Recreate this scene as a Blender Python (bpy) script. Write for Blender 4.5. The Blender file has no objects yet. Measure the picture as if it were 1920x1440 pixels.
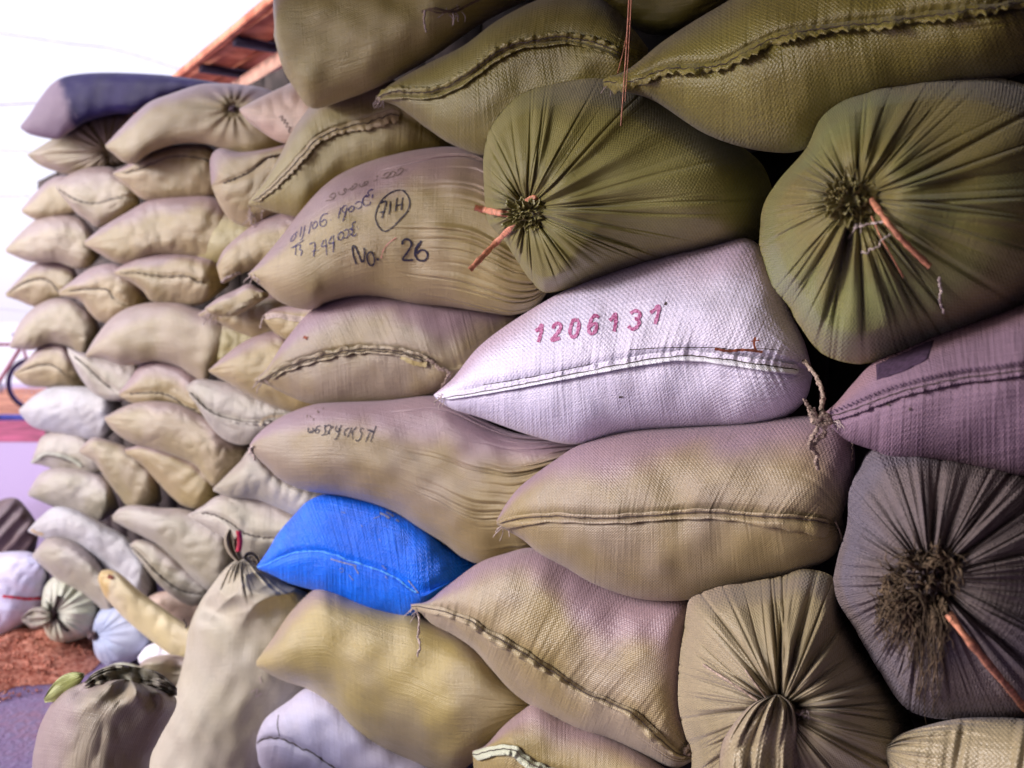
import bpy, math, random
import numpy as np
from mathutils import Vector, kdtree

# ------------------------------------------------------------------ camera, sky, sun, exposure
F = 1500.0; PITCH = math.radians(4.57); CAMH = 1.3
col = bpy.context.scene.collection
scene = bpy.context.scene
cd = bpy.data.cameras.new('camera'); cam = bpy.data.objects.new('camera', cd); col.objects.link(cam)
cam.location = (0, 0, CAMH); cam.rotation_euler = (math.radians(90) - PITCH, 0, 0)
cd.sensor_width = 36; cd.lens = F / 1920 * 36; cd.clip_start = 0.05; cd.clip_end = 800
cd.dof.use_dof = True; cd.dof.focus_distance = 1.18; cd.dof.aperture_fstop = 3.5
scene.camera = cam
SUN_EL, SUN_AZ = math.radians(20), math.radians(258)     # azimuth measured clockwise from +Y
w = bpy.data.worlds.new("World"); scene.world = w; w.use_nodes = True
nt = w.node_tree; bg = nt.nodes['Background']
sky = nt.nodes.new('ShaderNodeTexSky'); sky.sky_type = 'NISHITA'; sky.sun_disc = False
sky.sun_elevation = SUN_EL; sky.sun_rotation = SUN_AZ; sky.dust_density = 4; sky.air_density = 1.2
hs = nt.nodes.new('ShaderNodeMix'); hs.data_type = 'RGBA'; hs.inputs[0].default_value = 0.55
nt.links.new(sky.outputs[0], hs.inputs[6]); hs.inputs[7].default_value = (10.4, 9.9, 12.4, 1)
nt.links.new(hs.outputs[2], bg.inputs['Color']); bg.inputs['Strength'].default_value = 0.105
sd = bpy.data.lights.new('sun', 'SUN'); sun = bpy.data.objects.new('sun', sd); col.objects.link(sun)
sd.energy = 2.4; sd.angle = math.radians(22); sd.color = (0.96, 0.94, 1.0)
_sv = Vector((math.sin(SUN_AZ) * math.cos(SUN_EL), math.cos(SUN_AZ) * math.cos(SUN_EL), math.sin(SUN_EL)))
sun.rotation_euler = (-_sv).to_track_quat('-Z', 'Y').to_euler()
vs = scene.view_settings
vs.view_transform = 'Standard'; vs.look = 'None'; vs.exposure = 0.62; vs.gamma = 1; vs.use_curve_mapping = False
scene.render.engine = 'CYCLES'
scene.cycles.max_bounces = 5; scene.cycles.diffuse_bounces = 2; scene.cycles.use_denoising = True

# ------------------------------------------------------------------ projection helpers
UPV = np.array([0, math.sin(PITCH), math.cos(PITCH)]); FWD = np.array([0, math.cos(PITCH), -math.sin(PITCH)])
RGT = np.array([1.0, 0, 0]); CAM0 = np.array([0, 0, CAMH])
def cpt(x, y, Z):
    """point at photograph position x, y (1920 wide) and distance Z along the view axis"""
    x = np.asarray(x, float); y = np.asarray(y, float); Z = np.asarray(Z, float)
    a = ((x - 960) / F * Z)[..., None]; b = ((720 - y) / F * Z)[..., None]
    return CAM0 + a * RGT + b * UPV + Z[..., None] * FWD
def zwall(x): return 1.0 / (0.000438 * (x + 485))
def spline(pts, n):
    P = np.array(pts, float)
    if len(P) == 2:
        t = np.linspace(0, 1, n)[:, None]; return P[0] * (1 - t) + P[1] * t
    Q = np.vstack([2 * P[0] - P[1], P, 2 * P[-1] - P[-2]]); out = []
    for i in range(1, len(Q) - 2):
        p0, p1, p2, p3 = Q[i - 1:i + 3]
        t = np.linspace(0, 1, 24, endpoint=False)[:, None]
        out.append(p1 + .5 * t * (p2 - p0) + t * t * (p0 - 2.5 * p1 + 2 * p2 - .5 * p3) + t ** 3 * (-.5 * p0 + 1.5 * p1 - 1.5 * p2 + .5 * p3))
    out.append(P[-1:]); C = np.vstack(out)
    return resample(C, n)
def resample(C, n, s=None):
    d = np.r_[0, np.cumsum(np.linalg.norm(np.diff(C, axis=0), axis=1))]
    if d[-1] == 0: d[-1] = 1e-6
    t = (np.linspace(0, 1, n) if s is None else s) * d[-1]
    return np.stack([np.interp(t, d, C[:, k]) for k in range(C.shape[1])], 1)
def n1(x, seed, f):
    r = np.random.RandomState(seed); o = np.zeros_like(x, float)
    for k in range(7):
        o += np.sin(x * f * (0.5 + 1.6 * r.rand()) * 6.283 + r.rand() * 6.283) * (0.5 + r.rand())
    return o / 3.6
def n2(x, y, seed, f):
    r = np.random.RandomState(seed); o = np.zeros_like(x, float)
    for k in range(10):
        a = r.rand() * 6.283; ff = f * (0.5 + 1.1 * r.rand())
        o += np.sin((x * math.cos(a) + y * math.sin(a)) * ff * 6.283 + r.rand() * 6.283)
    return o / 4.5
def sstep(a, b, x):
    t = np.clip((x - a) / (b - a), 0, 1); return t * t * (3 - 2 * t)

# ------------------------------------------------------------------ materials
MATS = {}
def nd(t, typ, **kw):
    n = t.nodes.new(typ)
    for k, v in kw.items():
        if hasattr(n, k): setattr(n, k, v)
        else: n.inputs[k].default_value = v
    return n
def math_n(t, op, a, b=None, c=None):
    n = t.nodes.new('ShaderNodeMath'); n.operation = op
    for i, v in enumerate((a, b, c)):
        if v is None: continue
        if hasattr(v, 'links'): t.links.new(v, n.inputs[i])
        else: n.inputs[i].default_value = v
    return n.outputs[0]
def mixc(t, f, a, b):
    n = t.nodes.new('ShaderNodeMix'); n.data_type = 'RGBA'
    for s, v in ((0, f), (6, a), (7, b)):
        if hasattr(v, 'links'): t.links.new(v, n.inputs[s])
        else: n.inputs[s].default_value = v if s == 0 else (*v, 1)
    return n.outputs[2]
def ramp(t, v, a, b):
    n = t.nodes.new('ShaderNodeMapRange'); n.interpolation_type = 'SMOOTHSTEP'
    t.links.new(v, n.inputs[0]); n.inputs[1].default_value = a; n.inputs[2].default_value = b
    return n.outputs[0]
def sack_mat(name, base, second, shade_tint=(0.30, 0.19, 0.26), shade_amt=0.65, shade_lo=0.45, weave=420.0, rough=0.40,
             spec=0.6, streak=1.0, bump=1.0, speck=0.6, grime=0.5, two=None):
    m = bpy.data.materials.new(name); m.use_nodes = True; t = m.node_tree; b = t.nodes['Principled BSDF']
    fab = nd(t, 'ShaderNodeUVMap', uv_map='fab').outputs[0]; nrm = nd(t, 'ShaderNodeUVMap', uv_map='nrm').outputs[0]
    geo = t.nodes.new('ShaderNodeNewGeometry').outputs['Position']
    oi = t.nodes.new('ShaderNodeObjectInfo').outputs['Random']
    sp = t.nodes.new('ShaderNodeSeparateXYZ'); t.links.new(fab, sp.inputs[0])
    sn = t.nodes.new('ShaderNodeSeparateXYZ'); t.links.new(nrm, sn.inputs[0])
    def noise(vec, scale, detail=3, sx=None, dist=0):
        n = nd(t, 'ShaderNodeTexNoise'); n.inputs['Scale'].default_value = scale; n.inputs['Detail'].default_value = detail
        n.inputs['Distortion'].default_value = dist
        if sx:
            mp = t.nodes.new('ShaderNodeMapping'); mp.inputs['Scale'].default_value = sx; t.links.new(vec, mp.inputs[0]); vec = mp.outputs[0]
        t.links.new(vec, n.inputs['Vector']); return n.outputs[0]
    big = noise(geo, 5.0, 3); mid = noise(geo, 22, 4, dist=.6); fine = noise(geo, 600, 2)
    c = mixc(t, ramp(t, big, .38, .62), base, second)
    # threads of slightly differing tone along the cloth (both directions of the weave)
    s1 = noise(fab, 1.0, 3, (260, 9, 1)); s2 = noise(fab, 1.0, 3, (7, 300, 1))
    k = math_n(t, 'ADD', math_n(t, 'MULTIPLY_ADD', s1, .26 * streak, -.13 * streak), math_n(t, 'MULTIPLY_ADD', s2, .26 * streak, -.13 * streak))
    k = math_n(t, 'ADD', k, math_n(t, 'MULTIPLY_ADD', oi, .16, .92))
    k = math_n(t, 'ADD', k, math_n(t, 'MULTIPLY_ADD', mid, .14, -.07))
    mul = t.nodes.new('ShaderNodeMix'); mul.data_type = 'RGBA'; mul.blend_type = 'MULTIPLY'; mul.inputs[0].default_value = 1
    t.links.new(c, mul.inputs[6]); cc = t.nodes.new('ShaderNodeCombineColor')
    for i in range(3): t.links.new(k, cc.inputs[i])
    t.links.new(cc.outputs[0], mul.inputs[7]); c = mul.outputs[2]
    if two:   # another colour from one end; on navy it paints that end as lit
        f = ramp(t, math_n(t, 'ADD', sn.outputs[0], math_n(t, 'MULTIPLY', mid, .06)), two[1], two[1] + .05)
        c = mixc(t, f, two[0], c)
    # mauve tone of shaded tops painted on the upper side, with a ragged edge
    dn = math_n(t, 'ADD', sn.outputs[1], math_n(t, 'MULTIPLY_ADD', noise(geo, 4, 2), 1.3, -.65))
    c = mixc(t, math_n(t, 'MULTIPLY', ramp(t, dn, shade_lo - .1, shade_lo + .38), shade_amt), c, shade_tint)
    # grime: brown smears and dark specks
    g = ramp(t, noise(geo, 14, 5, dist=1.0), .58, .8)
    c = mixc(t, math_n(t, 'MULTIPLY', g, grime * .55), c, tuple(v * .45 for v in base))
    spk = ramp(t, noise(geo, 150, 2), .70, .78)
    c = mixc(t, math_n(t, 'MULTIPLY', spk, speck * .6), c, tuple(v * .3 for v in base))
    lint = ramp(t, noise(fab, 1.0, 1, (900, 120, 1)), .70, .8)
    c = mixc(t, math_n(t, 'MULTIPLY', lint, .35 * speck), c, tuple(min(1, v * 1.5 + .12) for v in base))
    t.links.new(c, b.inputs['Base Color'])
    b.inputs['Specular IOR Level'].default_value = spec
    t.links.new(math_n(t, 'MULTIPLY_ADD', mid, .25, rough - .12), b.inputs['Roughness'])
    b.inputs['Sheen Weight'].default_value = .16 if spec > .36 else 0; b.inputs['Sheen Tint'].default_value = (.86, .84, 1, 1); b.inputs['Sheen Roughness'].default_value = .5
    # woven tape bump
    wu = math_n(t, 'SINE', math_n(t, 'MULTIPLY', sp.outputs[0], weave * 3.1416 * 1.0)); wv = math_n(t, 'SINE', math_n(t, 'MULTIPLY', sp.outputs[1], weave * 3.1416 * 1.0))
    wv_ = math_n(t, 'MULTIPLY', wu, wv)
    cr = math_n(t, 'ABSOLUTE', math_n(t, 'SUBTRACT', noise(geo, 26, 3, dist=1.5), .5)); cr = math_n(t, 'MULTIPLY', ramp(t, cr, 0, .10), .35 * bump)
    cr2 = math_n(t, 'MULTIPLY', noise(fab, 1.0, 4, (90, 8, 1)), 1.6 * streak)
    h = math_n(t, 'ADD', math_n(t, 'MULTIPLY', wv_, .5), math_n(t, 'ADD', math_n(t, 'ADD', cr, cr2), math_n(t, 'MULTIPLY', s1, 2.4 * streak)))
    h = math_n(t, 'ADD', h, math_n(t, 'MULTIPLY', s2, 1.3 * streak)); h = math_n(t, 'ADD', h, math_n(t, 'MULTIPLY', fine, .9))
    bp = t.nodes.new('ShaderNodeBump'); bp.inputs['Strength'].default_value = .55 * bump; bp.inputs['Distance'].default_value = .0011
    t.links.new(h, bp.inputs['Height']); t.links.new(bp.outputs[0], b.inputs['Normal'])
    MATS[name] = m; return m
def plain(name, base, rough=.7, var=.3, scale=40, bump=.3, spec=.3, second=None, bdist=.002):
    m = bpy.data.materials.new(name); m.use_nodes = True; t = m.node_tree; b = t.nodes['Principled BSDF']
    geo = t.nodes.new('ShaderNodeNewGeometry').outputs['Position']
    n = nd(t, 'ShaderNodeTexNoise'); n.inputs['Scale'].default_value = scale; n.inputs['Detail'].default_value = 5; t.links.new(geo, n.inputs['Vector'])
    c = mixc(t, ramp(t, n.outputs[0], .35, .65), tuple(v * (1 - var) for v in base), second or tuple(min(1, v * (1 + var)) for v in base))
    t.links.new(c, b.inputs['Base Color']); b.inputs['Roughness'].default_value = rough; b.inputs['Specular IOR Level'].default_value = spec
    bp = t.nodes.new('ShaderNodeBump'); bp.inputs['Strength'].default_value = bump; bp.inputs['Distance'].default_value = bdist
    t.links.new(n.outputs[0], bp.inputs['Height']); t.links.new(bp.outputs[0], b.inputs['Normal'])
    MATS[name] = m; return m

sack_mat('tan', (.335, .25, .115), (.285, .21, .07))
sack_mat('tanlilac', (.305, .235, .155), (.285, .21, .085), shade_amt=.75)
sack_mat('tanplain', (.40, .32, .20), (.35, .28, .15), shade_amt=.0)
sack_mat('pale', (.355, .28, .175), (.30, .235, .11), shade_amt=.45)
sack_mat('palecool', (.40, .36, .30), (.34, .30, .21), shade_amt=.3, grime=.4)
sack_mat('olive', (.225, .19, .032), (.18, .145, .02), shade_amt=.25, shade_tint=(.26, .20, .18), shade_lo=.7, weave=330, streak=1.1)
sack_mat('olivetan', (.33, .27, .09), (.27, .215, .05), shade_amt=.4, shade_lo=.6)
sack_mat('ballolive', (.24, .215, .06), (.19, .165, .032), shade_amt=.25, shade_tint=(.30, .22, .22), shade_lo=.8, weave=330, streak=.8)
sack_mat('ballgreen', (.20, .215, .065), (.205, .165, .04), shade_amt=.35, shade_tint=(.28, .20, .24), shade_lo=.8, weave=330, streak=.8)
sack_mat('balltan', (.31, .25, .15), (.25, .20, .105), shade_amt=.4, shade_tint=(.30, .18, .28), shade_lo=.8, weave=330, streak=.9)
sack_mat('ballgrey', (.155, .135, .165), (.165, .13, .125), shade_amt=.0, weave=300, streak=1.8, bump=1.6, rough=.7, spec=.2, speck=1.4)
sack_mat('white', (.74, .68, .84), (.68, .63, .80), shade_tint=(.45, .31, .40), shade_amt=.8, shade_lo=.62, weave=300, streak=1.0, bump=1.2, grime=.35)
sack_mat('lilac', (.58, .57, .80), (.62, .58, .74), shade_amt=.1)
sack_mat('purple', (.26, .17, .23), (.215, .14, .19), shade_tint=(.33, .20, .22), shade_amt=.7, shade_lo=.35, weave=430, streak=1.5, bump=1.25, rough=.75, spec=.2, speck=1.0)
sack_mat('blue', (.001, .155, .92), (.001, .12, .78), shade_tint=(.10, .13, .36), shade_amt=.3, shade_lo=.9, rough=.40, spec=.36, speck=1.0, grime=.7, streak=1.8, weave=300, bump=1.5)
sack_mat('yellowtan', (.37, .285, .095), (.34, .27, .14), shade_amt=.5, shade_lo=.78)
sack_mat('yellow', (.56, .46, .24), (.58, .49, .32), shade_amt=.0, streak=.4, two=((.56, .39, .13), .14))
sack_mat('navy', (.020, .014, .075), (.016, .012, .055), shade_amt=.0, spec=.08, speck=.2, two=((.24, .18, .23), .27))  # paler end colour paints the light falling on that end
sack_mat('peach', (.62, .44, .33), (.55, .42, .32), shade_amt=.2)
sack_mat('mauve', (.30, .245, .16), (.33, .27, .17), shade_amt=.4)
sack_mat('standing', (.46, .41, .32), (.41, .36, .25), shade_amt=.0, streak=.7)
sack_mat('darkbrown', (.12, .06, .06), (.09, .045, .055), shade_amt=0, rough=.6)
sack_mat('greenwhite', (.52, .52, .42), (.45, .47, .34), shade_amt=0)
sack_mat('skyblue', (.42, .50, .72), (.46, .50, .66), shade_amt=0)
sack_mat('palewhite', (.48, .47, .50), (.43, .41, .41), shade_amt=0)
sack_mat('mauvemouth', (.22, .20, .12), (.34, .28, .24), shade_amt=0, grime=1.2)
sack_mat('hemwhite', (.88, .87, .95), (.80, .78, .90), shade_amt=0, grime=.3)
plain('ink', (.012, .01, .035), .6, .3, 300, 0)
plain('inkfaint', (.16, .11, .09), .7, .2, 300, 0)
plain('inkblue', (.02, .015, .12), .6, .3, 300, 0)
plain('redpencil', (.55, .22, .18), .8, .1, 300, 0)
plain('stamp', (.36, .045, .17), .7, .2, 330, 0, second=(.60, .26, .46))
plain('thread', (.075, .055, .05), .9, .3, 200, .3)
plain('twine', (.36, .27, .22), .9, .35, 250, .6)
plain('palethread', (.55, .45, .42), .8, .2, 200, .3)
plain('bluethread', (.12, .42, .95), .7, .2, 200, .3)
plain('strap', (.60, .25, .15), .5, .3, 160, .3, spec=.4)
plain('fibre', (.11, .075, .045), .8, .45, 60, .3)
plain('rust', (.20, .055, .03), .8, .4, 90, .3)
plain('patch', (.055, .03, .06), .9, .3, 200, .6)
plain('scuff', (.22, .25, .42), .8, .3, 200, .2)
plain('redtag', (.50, .02, .06), .5, .2, 50, .2)

# ------------------------------------------------------------------ mesh + object helpers
def link_mesh(name, V, Fc, mat, parent=None, uv=None, smooth=True, ngons=None):
    me = bpy.data.meshes.new(name)
    V = np.asarray(V, float)
    if ngons is None:
        Fc = np.asarray(Fc, np.int32); k = Fc.shape[1]
        me.vertices.add(len(V)); me.vertices.foreach_set('co', V.astype(np.float32).ravel())
        me.loops.add(Fc.size); me.loops.foreach_set('vertex_index', Fc.ravel())
        me.polygons.add(len(Fc)); me.polygons.foreach_set('loop_start', np.arange(0, Fc.size, k, dtype=np.int32))
        me.polygons.foreach_set('loop_total', np.full(len(Fc), k, np.int32))
        me.update(calc_edges=True)
        idx = Fc.ravel()
    else:
        me.from_pydata([tuple(v) for v in V], [], ngons); me.update()
        idx = np.array([i for f in ngons for i in f])
    for nm, arr in (uv or {}).items():
        L = me.uv_layers.new(name=nm); L.data.foreach_set('uv', np.asarray(arr, np.float32)[idx].ravel())
    if smooth: me.polygons.foreach_set('use_smooth', np.ones(len(me.polygons), bool))
    me.materials.append(MATS[mat] if isinstance(mat, str) else mat)
    o = bpy.data.objects.new(name, me); col.objects.link(o)
    if parent: o.parent = parent; o.matrix_parent_inverse = parent.matrix_basis.inverted()
    return o
def tag(o, label, cat, group=None, kind=None):
    if label: o['label'] = label
    if cat: o['category'] = cat
    if group: o['group'] = group
    if kind: o['kind'] = kind
    return o
def struct(o): o['kind'] = 'structure'; return o
def empty(name, loc, label, cat, group=None):
    o = bpy.data.objects.new(name, None); col.objects.link(o); o.location = loc; o.empty_display_size = .1
    return tag(o, label, cat, group)
def grid_faces(a, b, closed_b=False, off=0):
    i, j = np.meshgrid(np.arange(a - 1), np.arange(b if closed_b else b - 1), indexing='ij')
    j2 = (j + 1) % b
    return np.stack([i * b + j, (i + 1) * b + j, (i + 1) * b + j2, i * b + j2], -1).reshape(-1, 4) + off
def tube(P, r, k=6):
    P = np.asarray(P, float); n = len(P); r = np.broadcast_to(np.asarray(r, float), (n,))
    T = np.gradient(P, axis=0); T /= np.linalg.norm(T, axis=1, keepdims=True) + 1e-12
    ref = np.array([.31, .2, .93]); A = np.cross(T, ref); A /= np.linalg.norm(A, axis=1, keepdims=True) + 1e-9; B = np.cross(T, A)
    a = np.arange(k) / k * 6.2832
    V = P[:, None] + r[:, None, None] * (np.cos(a)[None, :, None] * A[:, None] + np.sin(a)[None, :, None] * B[:, None])
    return V.reshape(-1, 3), grid_faces(n, k, True)
class MB:
    def __init__(s): s.V = []; s.F = []; s.n = 0
    def add(s, V, Fc): V = np.asarray(V).reshape(-1, 3); s.V.append(V); s.F.append(np.asarray(Fc) + s.n); s.n += len(V)
    def box(s, c, ax, ay, az):
        c, ax, ay, az = map(lambda v: np.asarray(v, float), (c, ax, ay, az))
        V = [c + i * ax + j * ay + k * az for i in (-1, 1) for j in (-1, 1) for k in (-1, 1)]
        s.add(V, [[0, 1, 3, 2], [4, 6, 7, 5], [0, 4, 5, 1], [2, 3, 7, 6], [0, 2, 6, 4], [1, 5, 7, 3]])
    def build(s, name, mat, parent=None, smooth=True):
        V = np.vstack(s.V); return link_mesh(name, V, np.vstack(s.F), mat, parent, {'fab': V[:, [0, 2]], 'nrm': V[:, [0, 2]] * 0}, smooth)

# ------------------------------------------------------------------ sacks
class Surf:
    """a finished sack surface: looks up how far away the cloth is at a photograph position, so marks can lie on it"""
    def setup(s, IP, D):
        s.ipf = IP.reshape(-1, 2); s.df = D.reshape(-1)
        s.kd = kdtree.KDTree(len(s.ipf))
        for i, (x, y) in enumerate(s.ipf): s.kd.insert((x, y, 0), i)
        s.kd.balance()
    def depth(s, x, y):
        r = s.kd.find_n((x, y, 0), 5); W = 0; A = 0
        for (_, i, d) in r:
            w_ = 1 / (d * d + .05); W += w_; A += w_ * s.df[i]
        return A / W
    def depths(s, XY): return np.array([s.depth(x, y) for x, y in XY])
    def ribbon(s, pts, width, lift=.0016, raw=False, step=1.6, taper=0, seed=1):
        C = np.array(pts, float) if raw else spline(pts, max(4, int(np.sum(np.linalg.norm(np.diff(np.array(pts, float), axis=0), axis=1)) / step) + 2))
        n = len(C); T = np.gradient(C, axis=0); T /= np.linalg.norm(T, axis=1, keepdims=True) + 1e-9; N = np.stack([-T[:, 1], T[:, 0]], 1)
        t = np.linspace(0, 1, n); wd = width * .5 * (1 + .22 * n1(t * n / 10, seed, 1.0)); wd = np.maximum(wd, width * .25)
        if taper: wd = wd * (1 - taper * t)
        A = C + N * wd[:, None]; B = C - N * wd[:, None]
        PA = cpt(A[:, 0], A[:, 1], s.depths(A) - lift); PB = cpt(B[:, 0], B[:, 1], s.depths(B) - lift)
        return np.stack([PA, PB], 1).reshape(-1, 3), grid_faces(n, 2)
    def strokes(s, name, mat, parent, strokes, width, lift=.0016, taper=0):
        mb = MB()
        for k, st in enumerate(strokes):
            w_ = width
            if isinstance(st, tuple): st, w_ = st
            V, f = s.ribbon(st, w_, lift, taper=taper, seed=k + 3); mb.add(V, f)
        return mb.build(name, mat, parent)
    def string(s, pts, r, lift=.004, wob=1.2, seed=1, n=None, strands=1):
        mb = MB()
        for q in range(strands):
            C = spline(pts, n or max(8, int(len(pts) * 10))); t = np.linspace(0, 1, len(C))
            C = C + np.stack([n1(t, seed + q * 7, 4), n1(t, seed + 50 + q * 7, 5)], 1) * wob
            D = s.depths(C) - lift - .002 * (1 + n1(t, seed + 9 + q, 3))
            V, f = tube(cpt(C[:, 0], C[:, 1], D), r * (1 + .3 * n1(t, seed + 3, 9)), 5); mb.add(V, f)
        return mb
def wpull(u, a, p): 
    t = np.clip(u / a, 0, 1); return (1 - (1 - t) ** p) ** (1 / p)
SACKS = {}
def pillow(key, label, T, B, S=None, H=None, off=0, al=.3, ar=.3, pl=1.7, pr=2.0, rec=0, recu=.75, tilt=-.5, mat='tan', Z=None, nu=None, nw=None,
           fanR=0, fanL=0, crease=1.0, lump=1.0, pleat=1.0, back=.42, p=2.1, parent=None, name='grain_sack', cat='sack', group='grain sacks stacked in the wall',
           custom=None, seed=None, body='sack_body', grooves=True, leany=0.0, tiprise=0):
    seed = seed or (abs(hash_(key)) % 9973)
    T = np.array(T, float); B = np.array(B, float)
    xs = np.r_[T[:, 0], B[:, 0]]; W = xs.max() - xs.min(); hh = np.r_[T[:, 1], B[:, 1]]; Hpx = hh.max() - hh.min()
    nu = nu or int(np.clip(W / 2.6, 50, 260)); nw = nw or int(np.clip(Hpx / 2.6, 32, 150)); nw += (nw + 1) % 2
    tt = np.linspace(0, 1, nu); u = .5 * (1 - np.cos(math.pi * tt)) * .6 + tt * .4
    v = np.linspace(-1, 1, nw); wv = np.sin(v * math.pi / 2) * .75 + v * .25
    C = lambda P: resample(spline(P, 400), nu, u)
    Tc, Bc = C(T), C(B); Sc = C(S) if S is not None else .5 * (Tc + Bc)
    U, Wg = np.meshgrid(u, wv, indexing='ij')
    a = np.abs(Wg)[..., None]
    IP = np.where(Wg[..., None] >= 0, Sc[:, None] * (1 - a) + Tc[:, None] * a, Sc[:, None] * (1 - a) + Bc[:, None] * a)
    xc = (xs.min() + xs.max()) / 2; yc = (hh.min() + hh.max()) / 2
    Zc = (Z if Z else zwall(xc)) - off
    thick = np.linalg.norm(Tc - Bc, axis=1); med = np.percentile(thick, 70) / F * Zc
    H = H if H is not None else .50 * med
    tz = Zc + tilt * (IP[..., 0] - xc) / F * Zc + leany * (yc - IP[..., 1]) / F * Zc
    prof_w = (1 - np.abs(Wg) ** p) ** (1 / p)
    eu = wpull(U, al, pl) * wpull(1 - U, ar, pr)
    hgt = H * (eu * .999) * prof_w
    if rec: hgt = hgt - rec * np.clip((U - recu) / (1 - recu), 0, 1) ** 1.5
    env = np.clip(eu, 0, 1) * (1 - np.abs(Wg) ** 6)
    xm = IP[..., 0] / F * Zc; ym = IP[..., 1] / F * Zc
    d = lump * ((.0048 if W > 330 else .007) * n2(xm, ym, seed, 4.5) + .0028 * n2(xm, ym, seed + 1, 11)) * env
    Lm = np.sum(np.linalg.norm(np.diff(Sc, axis=0), axis=1)) / F * Zc; hm = thick / F * Zc * .5
    Vm = Wg * hm[:, None]
    if S is not None and crease:   # cloth pinched along the seam and small puckers running away from it
        g = np.exp(-(Vm / .010) ** 2); d = d - .008 * crease * g * np.minimum(1, eu * 1.6)
        pk = .8 * n1(U * Lm, seed + 2, 38) + .7 * n1(U * Lm + .05 * Vm, seed + 4, 60)
        d = d + .0013 * pleat * pk * np.exp(-(np.abs(Vm) / .022)) * np.minimum(1, eu * 2)
        d = d + .0007 * pleat * n1(U * Lm + .12 * Vm, seed + 6, 13) * n1(Vm + U * Lm * .3, seed + 8, 5) * env
    # drag folds from the sack's corners
    r = np.random.RandomState(seed + 11)
    def fan(amt, side):
        dd = np.zeros_like(U); uu = U if side > 0 else 1 - U
        for k in range(int(9 + 26 * min(1, amt))):
            w0 = r.uniform(-.95, .95); us = r.uniform(.35, .85) if amt >= 1 else r.uniform(.6, .9); sg = r.uniform(.0065, .016) * (1 if nw > 200 else 1.6 if nw > 90 else 3)
            cur = w0 + .35 * w0 * (uu - us) + r.uniform(-.12, .12) * (uu - .8)
            e = sstep(us, min(.97, us + .35), uu) * (1 - sstep(.97, 1.0, uu))
            dd -= r.uniform(.5, 1.1) * e * np.exp(-((Wg - cur) / sg) ** 2)
            dd += .55 * e * np.exp(-((Wg - cur - 3.2 * sg) / (2.6 * sg)) ** 2)
        return dd * .0062 * amt
    if parent is None and not fanR: fanR = .45 if W < 330 else .3
    if parent is None and not fanL and W < 330: fanL = .3
    if fanR: d = d + fan(fanR, 1)
    if fanL: d = d + fan(fanL, -1)
    if W < 330: d = d + .005 * env * (np.abs(n2(xm, ym, seed + 21, 12)) - .4)
    if custom is not None: d = d + custom(IP, U, Wg)
    D = tz - hgt - d
    P = cpt(IP[..., 0], IP[..., 1], D)
    # rear of the sack: a deep closed body, narrowing away from the face
    st_u = max(1, nu // 40); st_w = max(1, nw // 28)
    iu = np.unique(np.r_[np.arange(0, nu, st_u), nu - 1]); iw = np.unique(np.r_[np.arange(0, nw, st_w), nw - 1])
    Ub, Wb = np.meshgrid(u[iu], wv[iw], indexing='ij'); IPb = IP[np.ix_(iu, iw)].copy(); cen = IP.reshape(-1, 2).mean(0)
    e2 = (np.clip(Ub / .12, 0, 1) * np.clip((1 - Ub) / .12, 0, 1)) ** .5 * (1 - np.abs(Wb) ** 5) ** .2
    IPb = cen + (IPb - cen) * (1 - .22 * e2)[..., None] if back else IPb
    tzb = tz[np.ix_(iu, iw)] + (rec * np.clip((Ub - recu) / (1 - recu), 0, 1) ** 1.5 if rec else 0)
    Pb = cpt(IPb[..., 0], IPb[..., 1], tzb + back * e2)
    V = np.vstack([P.reshape(-1, 3), Pb.reshape(-1, 3)])
    f1 = grid_faces(nu, nw); f2 = grid_faces(len(iu), len(iw))[:, ::-1] + nu * nw
    L0 = U * Lm
    fab = np.vstack([np.stack([L0, Vm], -1).reshape(-1, 2), np.stack([L0[np.ix_(iu, iw)], Vm[np.ix_(iu, iw)] + .5], -1).reshape(-1, 2)])
    if S is None: fab = fab[:, ::-1]
    nrm = np.vstack([np.stack([U, Wg], -1).reshape(-1, 2), np.stack([Ub, Wb * 0], -1).reshape(-1, 2)])
    if parent is None:
        k = nu * (nw // 2) + nw // 2
        loc = cpt(xc, hh.max(), Zc + .1)
        root = empty(name, tuple(loc), label, cat, group)
    else: root = parent
    o = link_mesh(body, V, np.vstack([f1, f2]), mat, None, {'fab': fab, 'nrm': nrm})
    adopt(o, root)
    if parent is not None and label: o['label'] = label
    s = Surf(); s.setup(IP, D); s.root = root; s.S = Sc; s.T = Tc; s.B = Bc; s.u = u; s.Zc = Zc; s.seed = seed; s.mat = mat
    SACKS[key] = s; return s
def adopt(o, root):
    o.parent = root; o.matrix_parent_inverse.identity()
    o.data.transform(__import__('mathutils').Matrix.Translation(-root.location))
def hash_(k):
    h = 7
    for c in str(k): h = (h * 31 + ord(c)) % 1000003
    return h
def own(mb, name, mat, s, label=None):
    o = mb.build(name, mat); adopt(o, s.root)
    if label: o['label'] = label
    return o
def marks(s, name, mat, strokes, width, lift=.0016, label=None, taper=0, split=False):
    if split:
        for st in strokes: marks(s, name, mat, [st], width, lift, label, taper)
        return
    o = s.strokes(name, mat, None, strokes, width, lift, taper); adopt(o, s.root)
    if label: o['label'] = label
    return o
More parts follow.
